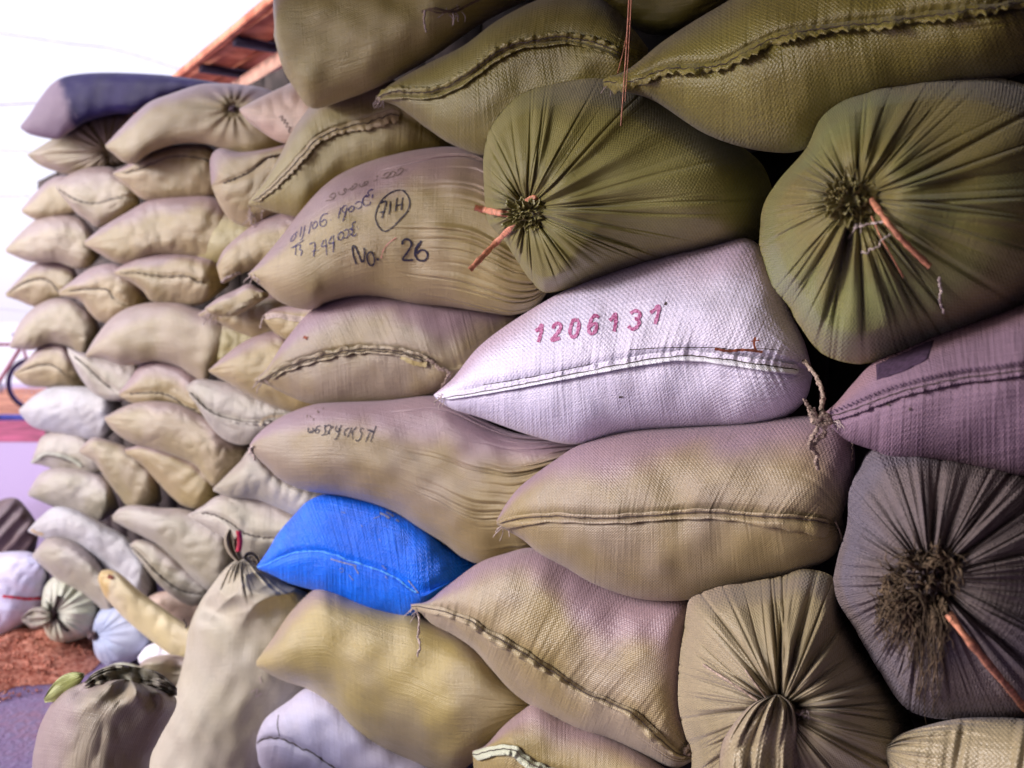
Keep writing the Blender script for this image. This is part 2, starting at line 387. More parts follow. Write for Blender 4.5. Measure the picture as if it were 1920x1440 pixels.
def seam(s, kind='band', u0=.02, u1=.98, wid=10, wp=None, shift=0, serr=0, mat=None, lines=True, lift=.005, flip=1, thread='thread', rag=1.0):
    """sewn closure of a sack: a folded strip of cloth standing off the surface, its stitching beside it"""
    Sx = s.S; uu = np.linspace(u0, u1, max(24, int(np.linalg.norm(Sx[-1] - Sx[0]) * (u1 - u0) / 2.6)))
    C = np.stack([np.interp(uu, s.u, Sx[:, k]) for k in (0, 1)], 1); n = len(C)
    Tn = np.gradient(C, axis=0); Tn /= np.linalg.norm(Tn, axis=1, keepdims=True) + 1e-9; N = np.stack([-Tn[:, 1], Tn[:, 0]], 1) * flip
    t = np.linspace(0, 1, n); sd = s.seed
    if kind in ('band', 'serr'):
        base = s.depths(C); lo = -wid * .28 + rag * .8 * n1(t, sd, 6); hi = wid * .72 + rag * 1.0 * n1(t, sd + 1, 7)
        if wp: k_ = np.interp(t, np.linspace(0, 1, len(wp)), wp); lo = lo * k_; hi = hi * k_
        lo = lo + shift; hi = hi + shift
        if serr:
            ph = np.cumsum(1 + .35 * n1(t, sd + 5, 9)) / n * (np.linalg.norm(Sx[-1] - Sx[0]) * (u1 - u0) / (serr * 2.2))
            hi = hi + serr * (2 * np.abs((ph % 1) - .5)) * (.75 + .5 * n1(t, sd + 6, 5))
        tap = np.minimum(1, np.minimum(t / .03 + .35, (1 - t) / .02 + .6)); lo = shift + (lo - shift) * tap; hi = shift + (hi - shift) * tap
        K = 7; q = np.linspace(0, 1, K)
        off = lo[:, None] * (1 - q) + hi[:, None] * q
        XY = C[:, None] + N[:, None] * off[..., None]
        ds = s.depths(XY.reshape(-1, 2)).reshape(n, K)
        lf = lift * (.4 + .9 * np.sin(q * math.pi * .72)[None] + .35 * rag * n1(t, sd + 2, 11)[:, None] * q[None]) + .0015
        D = np.minimum(ds, ds * .4 + .6 * base[:, None]) - np.maximum(lf, .002)
        top = cpt(XY[..., 0], XY[..., 1], D); bot = cpt(XY[..., 0], XY[..., 1], D + .0028)
        V = np.concatenate([top, bot[:, ::-1]], 1); f = grid_faces(n, 2 * K, True)
        V2 = V.reshape(-1, 3); f = np.vstack([f])
        Lm = uu * np.linalg.norm(Sx[-1] - Sx[0]) / F * s.Zc
        offm = np.concatenate([off, off[:, ::-1]], 1) / F * s.Zc
        o = link_mesh('seam_flap', V2, f, mat or s.mat, None, {'fab': np.stack([np.broadcast_to(Lm[:, None], offm.shape), offm], -1).reshape(-1, 2), 'nrm': np.zeros((len(V2), 2))})
        adopt(o, s.root)
        if lines:
            mb = MB()
            for oo, r in ((.0, .0006), ):
                XYl = C + N * (lo * .6 + hi * .4 + oo)[:, None] + np.stack([0 * t, .7 * n1(t, sd + 8, 14)], 1)
                dl = np.minimum(s.depths(XYl), base) - lift * 1.15 - .0035
                V, f = tube(cpt(XYl[:, 0], XYl[:, 1], dl), r * s.Zc, 5); mb.add(V, f)
            own(mb, 'stitching', thread, s)
    else:
        mb = MB(); XYl = C + np.stack([0 * t, .9 * rag * n1(t, sd + 8, 12)], 1)
        dl = s.depths(XYl) - .0012
        V, f = tube(cpt(XYl[:, 0], XYl[:, 1], dl), 0.0008 * s.Zc * (1 + .5 * n1(t, sd, 15)), 5); mb.add(V, f)
        own(mb, 'stitching', thread, s)

def ball(key, label, outline, knot, H=.16, off=0, tilt=-.3, mat='ballolive', Z=None, nv=42, dimple=.05, twist=.15, nth=None, nr=110, back=.4, group='grain sacks stacked in the wall',
         amp=1.0, p=2.2, name='grain_sack', leany=0, seed=None, fine=1.0, ledge=.5):
    seed = seed or hash_(key) % 9973; r = np.random.RandomState(seed)
    O = np.array(outline, float); O = spline(np.vstack([O, O[:1]]), 900)
    k = np.array(knot, float); xc, yc = (O.min(0) + O.max(0)) / 2; cen = np.array([xc, yc])
    nth = nth or 720
    th = np.linspace(0, 2 * math.pi, nth, endpoint=False)
    ang = np.unwrap(np.arctan2(O[:, 1] - k[1], O[:, 0] - k[0])); 
    if ang[-1] < ang[0]: O = O[::-1]; ang = np.unwrap(np.arctan2(O[:, 1] - k[1], O[:, 0] - k[0]))
    ang = np.maximum.accumulate(ang + np.arange(len(ang)) * 1e-9)
    a0 = ang[0]; tq = a0 + np.linspace(0, 2 * math.pi, nth, endpoint=False)
    R = np.stack([np.interp(tq, ang, O[:, 0]), np.interp(tq, ang, O[:, 1])], 1)
    rr = np.linspace(0, 1, nr) ** 1.0; rr = .35 * rr + .65 * np.sin(rr * math.pi / 2)
    IP = k + rr[:, None, None] * (R - k)[None]
    # gauge about the outline's own centre
    ac = np.arctan2(O[:, 1] - yc, O[:, 0] - xc); order = np.argsort(ac); rad = np.linalg.norm(O - cen, axis=1)[order]; acs = ac[order]
    q = IP - cen; aq = np.arctan2(q[..., 1], q[..., 0]); Rg = np.interp(aq, acs, rad, period=2 * math.pi)
    rho = np.clip(np.linalg.norm(q, axis=-1) / Rg, 0, 1); rho = np.maximum(rho, 0)
    rim = np.broadcast_to(rr[:, None], rho.shape); rho = np.where(rim > .8, rho + (1 - rho) * sstep(.8, 1, rim), rho)
    Zc = (Z if Z else zwall(xc)) - off
    hgt = H * (1 - rho ** p) ** (1 / p)
    dk = np.linalg.norm(IP - k, axis=-1) / F * Zc
    hgt = hgt - dimple * np.exp(-(dk / .028) ** 2) + .25 * dimple * np.exp(-((dk - .07) / .04) ** 2)
    TH = np.broadcast_to(tq[None], dk.shape); Rm = np.linalg.norm(R - k, axis=1)[None] / F * Zc
    d = np.zeros_like(dk)
    for i in range(int(nv * 1.35)):
        t0 = r.uniform(0, 2 * math.pi); tw = r.uniform(-twist, twist); rm = r.uniform(.07, .32) if r.rand() < .72 else r.uniform(.3, .6); wd = (r.uniform(.0009, .0019) if r.rand() < .75 else r.uniform(.002, .0038)) * (1 + .5 * rm) * (720 / nth if nth < 500 else 1) * 1.0
        da = (TH - t0 - tw * np.sin(np.minimum(dk, .4) * 7) + math.pi) % (2 * math.pi) - math.pi
        s_ = da * np.maximum(dk, .012); e = np.exp(-((dk / rm) ** 3)) * sstep(.006, .03, dk)
        A = r.uniform(.35, 1.0) * .0078 * amp * (.5 + rm)
        d -= A * e * np.exp(-(s_ / wd) ** 2); d += .42 * A * e * np.exp(-((s_ - 4.2 * wd) / (3.4 * wd)) ** 2)
    tl = (TH - a0)
    fr = sum(np.sin(tl * m_ + r.rand() * 6.28 + 1.5 * np.sin(dk * 9 + r.rand() * 6)) * r.rand() for m_ in r.randint(28, 90, 12)) / 3
    d += .0022 * fine * amp * fr * np.exp(-dk / .12) * sstep(.01, .04, dk)
    fr2 = sum(np.sin(tl * m_ + r.rand() * 6.28) * r.rand() for m_ in r.randint(7, 24, 8)) / 2.5
    d += .006 * amp * fr2 * np.exp(-(dk / .3) ** 2) * sstep(.01, .06, dk)
    d += .006 * n2(IP[..., 0] / F * Zc, IP[..., 1] / F * Zc, seed + 3, 4)
    d = d * (1 - ledge * rim ** 8)
    tz = Zc + tilt * (IP[..., 0] - xc) / F * Zc + leany * (yc - IP[..., 1]) / F * Zc
    D = tz - hgt - d; P = cpt(IP[..., 0], IP[..., 1], D)
    V1 = P.reshape(-1, 3); f1 = grid_faces(nr, nth, True)[:, ::-1]
    m = 10; qb = np.linspace(0, 1, m); stp = 6; Rb = R[::stp]
    sc = (1 - .15 * qb) * np.sqrt(np.clip(1 - qb ** 6, 0, 1)); IPb = cen + (Rb - cen)[None] * sc[:, None, None]
    Pb = cpt(IPb[..., 0], IPb[..., 1], (Zc + tilt * (IPb[..., 0] - xc) / F * Zc + leany * (yc - IPb[..., 1]) / F * Zc) + back * qb[:, None])
    V = np.vstack([V1, Pb.reshape(-1, 3)]); f2 = grid_faces(m, len(Rb), True) + len(V1)
    fab = np.stack([TH * .22, dk + .002 * 0], -1).reshape(-1, 2); fabb = np.stack([IPb[..., 0] / F * Zc, IPb[..., 1] / F * Zc], -1).reshape(-1, 2)
    nr2 = np.stack([rim, (yc - IP[..., 1]) / (O[:, 1].max() - O[:, 1].min()) * 2], -1).reshape(-1, 2)
    root = empty(name, tuple(cpt(xc, O[:, 1].max(), Zc + .1)), label, 'sack', group)
    o = link_mesh('sack_body', V, np.vstack([f1, f2]), mat, None, {'fab': np.vstack([fab, fabb]), 'nrm': np.vstack([nr2, np.zeros((len(fabb), 2))])})
    adopt(o, root)
    s = Surf(); s.setup(IP[1:], D[1:]); s.root = root; s.Zc = Zc; s.seed = seed; s.mat = mat; s.knot = k; SACKS[key] = s
    return s
def rosette(s, c, rad, mat, name='gathered_neck', seed=5, stick=.03, rings=4, squash=.8, petals=9, up=.012):
    """the bunched mouth of a tied sack: concentric ruffles of cloth"""
    mb = MB(); r = np.random.RandomState(seed); z0 = s.depth(*c) - up
    for k in range(rings):
        n = 160; a = np.linspace(0, 6.2832, n, endpoint=False); R0 = rad * (.22 + .78 * (k + 1) / rings) / 1.25
        wob = 1 + .20 * n1(np.cos(a), seed + k, 1.3) + .18 * np.sin(a * (petals + k) + r.rand() * 6) * (.5 + .5 * n1(np.sin(a), seed + k * 3, 1)) + .08 * np.sin(a * (17 + 2 * k) + r.rand() * 6)
        cx = r.uniform(-.12, .12) * rad; cy = r.uniform(-.12, .12) * rad
        K = 6; rowsV = []
        for j in range(K):
            q = j / (K - 1); rr = R0 * (.62 + .38 * q) * (1 + (wob - 1) * (.3 + 1.0 * q)); ph = .12 * q
            x = c[0] + cx * q + rr * np.cos(a + ph); y = c[1] + cy * q + rr * np.sin(a + ph) * squash
            lift = stick * (1 - .62 * k / rings) * q ** .8 * (1 + .25 * np.sin(a * 5 + k))
            rowsV.append(cpt(x, y, z0 - lift))
        for j in range(K - 1, -1, -1):
            q = j / (K - 1); rr = R0 * (.62 + .38 * q) * (1 + (wob - 1) * (.3 + 1.0 * q)) - 4.2; ph = .12 * q
            x = c[0] + cx * q + rr * np.cos(a + ph); y = c[1] + cy * q + rr * np.sin(a + ph) * squash
            lift = stick * (1 - .62 * k / rings) * q ** .8 * (1 + .25 * np.sin(a * 5 + k))
            rowsV.append(cpt(x, y, z0 - lift))
        V = np.stack(rowsV, 0); mb.add(V, grid_faces(2 * K, n, True))
    return own(mb, name, mat, s)
def strap(s, pts, width, lift, mat='strap', name='tie_strap', seed=1, curl=.004):
    """flat strip lying on / standing off the cloth; lift is a list of heights in metres"""
    C = spline(pts, 40); t = np.linspace(0, 1, 40); T = np.gradient(C, axis=0); T /= np.linalg.norm(T, axis=1, keepdims=True); N = np.stack([-T[:, 1], T[:, 0]], 1)
    L = np.interp(t, np.linspace(0, 1, len(lift)), lift); base = s.depths(C); base = np.convolve(np.pad(base, 4, 'edge'), np.ones(9) / 9, 'valid')
    wd = width * .5 * (1 + .18 * n1(t, seed, 4)); rows = []
    q = np.array([-1, -.35, .35, 1])
    X = C[:, None] + N[:, None] * (wd[:, None] * q)[..., None]
    D = (base - L - .002)[:, None] + curl * (q ** 2)[None] * .6
    top = cpt(X[..., 0], X[..., 1], D); bot = cpt(X[..., 0], X[..., 1], D + .0011)
    V = np.concatenate([top, bot[:, ::-1]], 1)
    mb = MB(); mb.add(V, grid_faces(40, 8, True)); return own(mb, name, mat, s)
def off2(Z, o, sc): return lambda L: [(o[0] + x / sc, o[1] + y / sc) for x, y in L]

# ------------------------------------------------------------------ ground, yard, shed, wires
def ground_mat():
    m = bpy.data.materials.new('yard_ground'); m.use_nodes = True; t = m.node_tree; b = t.nodes['Principled BSDF']
    geo = t.nodes.new('ShaderNodeNewGeometry').outputs['Position']
    def ns(sc, de):
        n = nd(t, 'ShaderNodeTexNoise'); n.inputs['Scale'].default_value = sc; n.inputs['Detail'].default_value = de; t.links.new(geo, n.inputs['Vector']); return n.outputs[0]
    c = mixc(t, ramp(t, ns(1.3, 4), .4, .6), (.20, .15, .34), (.30, .17, .27)); c = mixc(t, ramp(t, ns(30, 5), .35, .7), c, (.26, .20, .36))
    sp = t.nodes.new('ShaderNodeSeparateXYZ'); t.links.new(geo, sp.inputs[0])
    c = mixc(t, ramp(t, sp.outputs[1], 3.6, 5.6), c, (.50, .36, .56)); c = mixc(t, ramp(t, sp.outputs[1], 15.5, 17), c, (.78, .72, .76))  # farthest ground painted pale, standing in for overexposure
    t.links.new(c, b.inputs['Base Color']); b.inputs['Roughness'].default_value = .85
    bp = t.nodes.new('ShaderNodeBump'); bp.inputs['Strength'].default_value = .6; bp.inputs['Distance'].default_value = .01; t.links.new(ns(60, 6), bp.inputs['Height']); t.links.new(bp.outputs[0], b.inputs['Normal'])
    return m
def sheet(name, pts, z, mat):
    V = [(x, y, z) for x, y in pts]; return link_mesh(name, V, None, mat, None, None, False, ngons=[list(range(len(pts)))])
struct(sheet('ground', [(-300, -60), (300, -60), (300, 400), (-300, 400)], 0, ground_mat()))
plain('redsoil', (.55, .19, .13), .95, .3, 2.5, .5, second=(.66, .30, .18))
plain('magentasoil', (.40, .08, .15), .95, .3, 3, .5)
struct(sheet('path', [(-30, 10.6), (12, 10.2), (12, 14.6), (-30, 15.8)], .004, 'redsoil'))
struct(sheet('kerb_strip', [(-30, 8.7), (12, 8.3), (12, 10.1), (-30, 10.5)], .004, 'magentasoil'))
mb = MB(); tt = np.linspace(0, 1, 40); V, f = tube(np.stack([-7.2 + 4 * tt, 10.25 + .12 * np.sin(tt * 9), .03 + 0 * tt], 1), .045, 8); mb.add(V, f)
plain('bluehose', (.05, .06, .32), .5, .2, 20, .1); tag(mb.build('hose', 'bluehose'), 'dark blue hose lying across the red soil far beyond the stack', 'hose')

# behind the stack: an added plank wall and the shed's low roof with purlins
plain('darkboard', (.06, .045, .04), .9, .4, 12, .6)
plain('redboard', (.72, .20, .11), .8, .3, 9, .6, second=(.85, .34, .2), bdist=.004)
plain('beam', (.85, .5, .38), .8, .2, 14, .4)
plain('purlin', (.035, .022, .05), .8, .3, 14, .4)
e0 = np.array([-.85, 3.25]); ed = np.array([-.62, .785]); ed /= np.linalg.norm(ed); en = np.array([ed[1], -ed[0]])
def xy(a, b, z): p = e0 + ed * a + en * b; return np.array([p[0], p[1], z])
E3 = lambda v: np.array([v[0], v[1], 0.])
wall = empty('gap_backing_wall', tuple(xy(-1, .5, 0)), 'dark plank wall added behind the stacked sacks to keep gaps dark', 'wall')
# dark planks added behind the sacks so the gaps between them stay black
wd = np.array([-.695, .719]); wn = np.array([.719, .695]); w0 = np.array([.35, 1.2]) + wn * .52
mb = MB()
for i in range(29):
    c = w0 + wd * (-1.6 + i * .262); hgt_ = 2.28 if i > 14 else 3.0
    mb.box([c[0], c[1], hgt_ / 2], E3(wd) * .128, E3(wn) * (.016 + .004 * (i % 2)), [0, 0, hgt_ / 2])
o = mb.build('added_planks', 'darkboard', None, False); adopt(o, wall)
mb = MB()
for z in (.5, 1.6): 
    c = w0 + wd * 2.1 - wn * .04; mb.box([c[0], c[1], z], E3(wd) * 3.7, E3(wn) * .018, [0, 0, .05])
o = mb.build('added_rail', 'darkboard', None, False); adopt(o, wall)
roof = empty('shed_roof', tuple(xy(0, .5, 2.5)), 'orange red plank roof with dark purlins above the far end of the stack', 'roof')
RZ = CAMH + 1.27
mb = MB(); i = 0; b_ = 0.0
while b_ < 3.6:
    wv_ = .15; mb.box(xy(-.7, b_ + wv_ / 2, RZ + .035 + .05 * b_ + .004 * (i % 2)), E3(ed) * 3.3, E3(en) * (wv_ / 2 - .006), [0, 0, .011]); b_ += wv_; i += 1
o = mb.build('boards', 'redboard', None, False); adopt(o, roof)
for k in range(13):
    mb = MB(); a = -3.82 + k * .5
    mb.box(xy(a, 1.8, RZ + .005 + .05 * 1.8), E3(ed) * .03, E3(en) * 1.8 + np.array([0, 0, .09]), [0, 0, .015]); o = mb.build('purlin', 'purlin', None, False); adopt(o, roof)
mb = MB(); mb.box(xy(-.7, .20, RZ - .07), E3(ed) * 3.3, E3(en) * .04, [0, 0, .035]); o = mb.build('beam', 'beam', None, False); adopt(o, roof)
mb = MB(); mb.box(xy(-.7, -.02, RZ + .035), E3(ed) * 3.3, E3(en) * .012, [0, 0, .018]); o = mb.build('fascia', 'redboard', None, False); adopt(o, roof)

# awning over the walkway, unseen, added to keep sky light off
plain('blocker_cloth', (.07, .06, .055), .8, .25, 6, .6)
aw = empty('sky_blocker', (1.2, -.4, 2.6), 'dark canvas awning added out of view to shade the near end of the stack', 'blocker')
nx, ny = 40, 40; A_, B_ = np.meshgrid(np.linspace(0, 1, nx), np.linspace(0, 1, ny), indexing='ij')
X = -2.3 + A_ * 4.4; Y = 2.55 - 1.1 * np.clip((X + .9) / 3.0, 0, 1) - B_ * 5.0
Zt = 2.44 + .02 * A_ + .16 * B_ + .03 * n2(X, Y, 5, 1.0)
V = np.stack([X, Y, Zt], -1).reshape(-1, 3); V = np.vstack([V, V + [0, 0, .006]])
o = link_mesh('canvas', V, np.vstack([grid_faces(nx, ny), grid_faces(nx, ny, off=nx * ny)[:, ::-1]]), 'blocker_cloth'); adopt(o, aw)
for (x_, y_) in ((-2.2, -2.2), (1.9, -2.2)):
    mb = MB(); V, f = tube([(x_, y_, 0), (x_, y_, 1.3), (x_, y_, 2.55)], .035, 10); mb.add(V, f); o = mb.build('blocker_post', 'darkboard'); adopt(o, aw)

sw = empty('right_light_blocker', (1.75, -.5, 0), 'plank side wall added out of view to block light from the right', 'wall'); mb = MB()  # unseen wall added to cut light from the right
for i in range(15): mb.box([1.75 + .01 * (i % 2), 1.6 - i * .262, 1.25], [0, .128, 0], [.015, 0, 0], [0, 0, 1.25])
o = mb.build('added_planks', 'darkboard', None, False); adopt(o, sw)
sw = empty('rear_light_blocker', (.4, -2.3, 0), 'dark boarded wall added out of view behind the camera to block light', 'wall'); mb = MB()  # unseen wall added to cut light from behind, leaving the left open
for i in range(14): mb.box([1.6 - i * .262, -2.3 + .01 * (i % 2), 1.4], [.128, 0, 0], [0, .02, 0], [0, 0, 1.4])
o = mb.build('added_planks', 'darkboard', None, False); adopt(o, sw)
plain('cable', (.72, .76, .86), .6, .1, 10, 0)
def cable(pts, Z, r, label):
    C = spline(pts, 60); mb = MB(); V, f = tube(cpt(C[:, 0], C[:, 1], np.full(60, Z)), r, 6); mb.add(V, f)
    tag(mb.build('overhead_cable', 'cable'), label, 'cable', 'cables sagging across the white sky')
cable([(-500, 30), (-100, 52), (120, 80), (270, 108), (700, 260)], 14, .014, 'highest faint cable sagging down to the right across the white sky')
cable([(-600, 210), (-100, 199), (60, 193), (300, 180)], 12, .016, 'bluish cable level with the navy sack at the left edge')
cable([(-600, 268), (0, 282), (60, 286), (300, 300)], 12, .010, 'thin cable just below the navy sack at the left edge')
cable([(-600, 372), (0, 368), (60, 370), (300, 372)], 12, .012, 'pinkish cable meeting the stack beside its fourth row')
cable([(-600, 520), (0, 578), (60, 592), (300, 640)], 12, .012, 'lowest faint cable slanting down behind the stack')

# ------------------------------------------------------------------ the sacks, near ones first
P = pillow
white = P('white', 'white lilac sack stamped 1206131 in red, sewn with a white hem', 
  [(813,740),(850,708),(900,648),(980,590),(1080,535),(1200,493),(1330,462),(1405,448),(1450,500),(1480,580),(1508,640),(1522,690)],
  [(815,746),(850,768),(900,783),(1000,818),(1080,833),(1180,812),(1300,803),(1400,798),(1470,783),(1510,750),(1524,705)],
  [(814,743),(860,738),(960,720),(1060,700),(1150,682),(1230,668),(1290,663),(1360,670),(1430,680),(1520,692)], al=.38, ar=.22, mat='white', nu=290, nw=161, lump=.8, pleat=1.3, fanR=.25)
seam(white, 'band', .02, .965, 17, mat='white', lift=.007, rag=.9, flip=-1, shift=-6, lines=True)
seam(white, 'band', .02, .97, 12, mat='hemwhite', lift=.009, rag=.35, shift=4, lines=False, wp=[.5, .8, 1, 1.2, 1.3])
marks(white, 'hem_line', 'thread', [[(905,722),(1000,706),(1110,682)], ([(1180,656),(1250,652),(1340,652),(1380,656),(1430,654),(1462,657)], 1.6)], 1.3, .010)
marks(white, 'rust_stain', 'rust', [([(1340,654),(1366,658),(1395,656),(1430,660)], 5), ([(1416,632),(1414,645),(1417,657)], 4.5), ([(1408,640),(1424,638)], 2)], 4, .011)
zt = off2(0, (980, 550), 6.857)
digits = [zt(l) for l in ([(165,485),(205,455),(248,408),(232,520),(200,628)], [(390,455),(410,405),(455,385),(488,410),(480,460),(430,530),(370,600),(430,590),(478,570)],
  [(690,335),(645,355),(618,430),(608,510),(640,560),(690,535),(712,460),(722,380),(690,335)], [(978,310),(935,285),(890,320),(858,400),(850,480),(880,520),(925,495),(950,430),(935,385),(890,400),(862,430)],
  [(1115,350),(1150,320),(1192,265),(1195,370),(1175,492)], [(1385,258),(1440,225),(1495,240),(1505,290),(1475,325),(1440,325),(1490,345),(1495,385),(1460,440),(1405,458),(1355,422)], [(1640,250),(1690,215),(1750,160),(1735,280),(1700,395)])]
marks(white, 'stamped_number', 'stamp', digits, 6.4, .0016)
marks(white, 'dark_mark', 'thread', [([(1246,572),(1249,566)], 3), ([(1160,745),(1168,744)], 3)], 3, split=True)

ball1 = ball('ball1', 'round olive sack tied shut with pale orange straps, above the white stamped sack',
  [(908,365),(907,290),(925,230),(980,175),(1060,153),(1130,147),(1200,165),(1290,215),(1370,262),(1430,310),(1450,380),(1430,440),(1360,465),(1200,500),(1100,530),(1030,549),(1000,532),(970,490),(945,450),(915,415)],
  (988,392), H=.17, mat='ballolive', nv=64, seed=11, tilt=-.25, nth=1200)
rosette(ball1, (992, 402), 54, 'ballolive', seed=4, stick=.015, squash=.66, up=.042, petals=6)
strap(ball1, [(890,389),(920,396),(958,403)], 12, [.022,.016,.012], seed=2)
strap(ball1, [(974,412),(930,455),(881,506)], 11, [.02,.035,.06], seed=3)
strap(ball1, [(985,378),(1000,370),(1008,376)], 9, [.015,.022,.012], seed=5)

ball2 = ball('ball2', 'large green olive sack tied shut, at the right edge under the long sewn sack',
  [(1423,462),(1430,390),(1460,338),(1510,280),(1545,215),(1620,170),(1720,150),(1800,143),(1900,152),(2000,200),(2050,350),(2020,500),(1940,570),(1850,612),(1750,645),(1650,676),(1600,682),(1540,662),(1500,612),(1475,570),(1445,530)],
  (1605,372), H=.17, off=.05, mat='ballgreen', nv=72, seed=23, nth=1400, nr=120, dimple=.05)
rosette(ball2, (1594, 374), 58, 'ballgreen', seed=9, stick=.015, rings=4, squash=1.05, petals=3, up=.045)
strap(ball2, [(1632,372),(1665,418),(1700,458),(1744,500)], 12, [.02,.02,.014,.02], seed=6)
strap(ball2, [(1634,405),(1652,445),(1672,480),(1694,520)], 3.5, [.012,.010,.006,.008], seed=7)
own(ball2.string([(1602,428),(1630,420),(1665,415)], .0012, .012, seed=3), 'loose_thread', 'palethread', ball2)
own(ball2.string([(1615,475),(1645,462),(1655,448),(1668,440)], .0008, .008, wob=3, seed=8, n=40), 'loose_thread', 'palethread', ball2)
own(ball2.string([(1760,520),(1764,545),(1762,565),(1770,585)], .0012, .006, wob=2, seed=12, n=30), 'loose_thread', 'palethread', ball2)

s4 = P('s4', 'long olive sack with a ragged sewn seam, along the top right edge',
  [(1130,150),(1180,128),(1240,80),(1300,40),(1370,-2),(1450,-60),(1600,-110),(1800,-120),(1940,-90),(1985,20)],
  [(1132,158),(1173,172),(1228,190),(1313,246),(1378,272),(1442,285),(1500,283),(1560,250),(1650,205),(1800,165),(1930,130),(1985,40)],
  [(1131,153),(1200,143),(1260,124),(1340,122),(1400,92),(1470,62),(1560,48),(1680,35),(1800,18),(1980,-6)], al=.42, ar=.2, mat='olive', nu=290, nw=150, H=.15)
seam(s4, 'serr', .0, .95, 16, serr=9, lift=.011, rag=2.2, wp=[1.8, 1.1, .8, 1, 1.2, .9, 1, 1.1, .9, 1])
s5 = P('s5', 'olive tan sack with a saw-toothed seam flap, left of the long olive sack',
  [(705,181),(740,153),(800,120),(870,85),(930,40),(1000,3),(1060,-15),(1130,0),(1175,40),(1215,90)],
  [(705,187),(745,200),(800,240),(850,272),(917,292),(1000,275),(1100,225),(1180,170),(1218,110)],
  [(705,184),(740,175),(803,175),(847,160),(890,133),(930,103),(973,83),(1013,77),(1063,72),(1120,84),(1170,104),(1216,104)], al=.4, ar=.16, mat='olive', nu=230, nw=121)
seam(s5, 'serr', .01, .9, 14, serr=6, lift=.007, flip=-1, rag=1.6)
seam(s5, 'band', .01, .9, 8, lift=.008, rag=.9, shift=5, lines=False)
# bamboo splinter hanging in front of s5
mb = MB(); rr_ = np.random.RandomState(4)
for q, (x0, y0, x1, y1, w_) in enumerate([(1180, -10, 1164, 236, 4.5), (1184, -10, 1172, 190, 3), (1158, 138, 1176, 60, 2.2)]):
    C = spline([(x0, y0), ((x0 + x1) / 2 + 1, (y0 + y1) / 2), (x1, y1)], 24); Z_ = np.linspace(1.15, 1.17, 24); V, f = tube(cpt(C[:, 0], C[:, 1], Z_ - .004 * q), w_ / F * 1.15 * .5 * np.linspace(1, .7, 24), 4); mb.add(V, f)
tag(mb.build('cane_strip', 'strap'), 'thin reddish cane strip hanging down over the tip of the long olive sack', 'strip')
s6 = P('s6', 'dark olive sack end showing at the top edge between the two sewn olive sacks', [(1100,-20),(1120,-60),(1200,-110),(1330,-110),(1390,-40)], [(1102,-10),(1135,22),(1180,48),(1228,66),(1280,58),(1330,30),(1388,-20)], mat='olive', fanR=.9, off=-.12, Z=1.62)
s7 = P('s7', 'big plump tan sack at the top edge, its top hem torn, nearest the roof', [(514,55),(516,-20),(560,-90),(700,-130),(860,-120),(960,-70),(1030,-25)],
  [(513,68),(530,127),(553,167),(584,203),(640,190),(720,158),(813,106),(907,42),(1028,-18)], al=.14, ar=.4, pl=2.4, mat='olivetan', nu=190, nw=121, H=.14, off=.06, rec=.12, recu=.6, tilt=-.4)
marks(s7, 'torn_hem', 'fibre', [([(790,22),(815,16),(850,22),(880,8),(905,-4)], 5), ([(800,18),(830,24),(862,12)], 3)], 5, .008)
own(s7.string([(797,20),(795,38),(799,60)], .0018, .008, seed=2), 'loose_thread', 'palethread', s7)
s8 = P('s8', 'green tan sack with a curved saw-toothed seam, right below the big plump sack',
  [(466,378),(500,333),(528,285),(547,247),(582,198),(613,165),(650,148),(690,143),(730,146),(775,175),(825,235),(862,280)],
  [(467,384),(495,392),(523,400),(567,405),(597,377),(647,342),(713,318),(780,298),(830,290),(864,290)],
  [(466,381),(500,357),(533,325),(560,295),(590,262),(620,245),(660,233),(700,222),(742,212),(800,240),(862,284)], al=.3, ar=.3, mat='olivetan', rec=.10, recu=.66, nu=220, nw=111, fanR=.1)
seam(s8, 'serr', .02, .72, 13, serr=5, lift=.007, rag=1.3, mat='tan', wp=[.6, .8, 1, 1, 1.1, 1.9, 1.8])
s9 = P('s9', 'pinkish tan sack with a wavy thread line, left of the saw-toothed green tan sack', [(396,345),(394,298),(412,278),(450,285),(500,279),(545,268),(600,250)],
  [(397,352),(412,385),(430,410),(455,424),(480,427),(505,412),(540,395),(602,350)], [(397,349),(420,343),(467,323),(500,297),(527,290),(600,270)], al=.18, mat='tan')
seam(s9, 'line', .1, .8, rag=2.2)
own(s9.string([(488,378),(496,392),(490,402),(494,416)], .0014, .01, wob=2, seed=5, n=24), 'loose_thread', 'palethread', s9)
own(s9.string([(465,385),(470,400),(474,420),(480,425)], .0014, .01, wob=2, seed=6, n=24), 'loose_thread', 'palethread', s9)

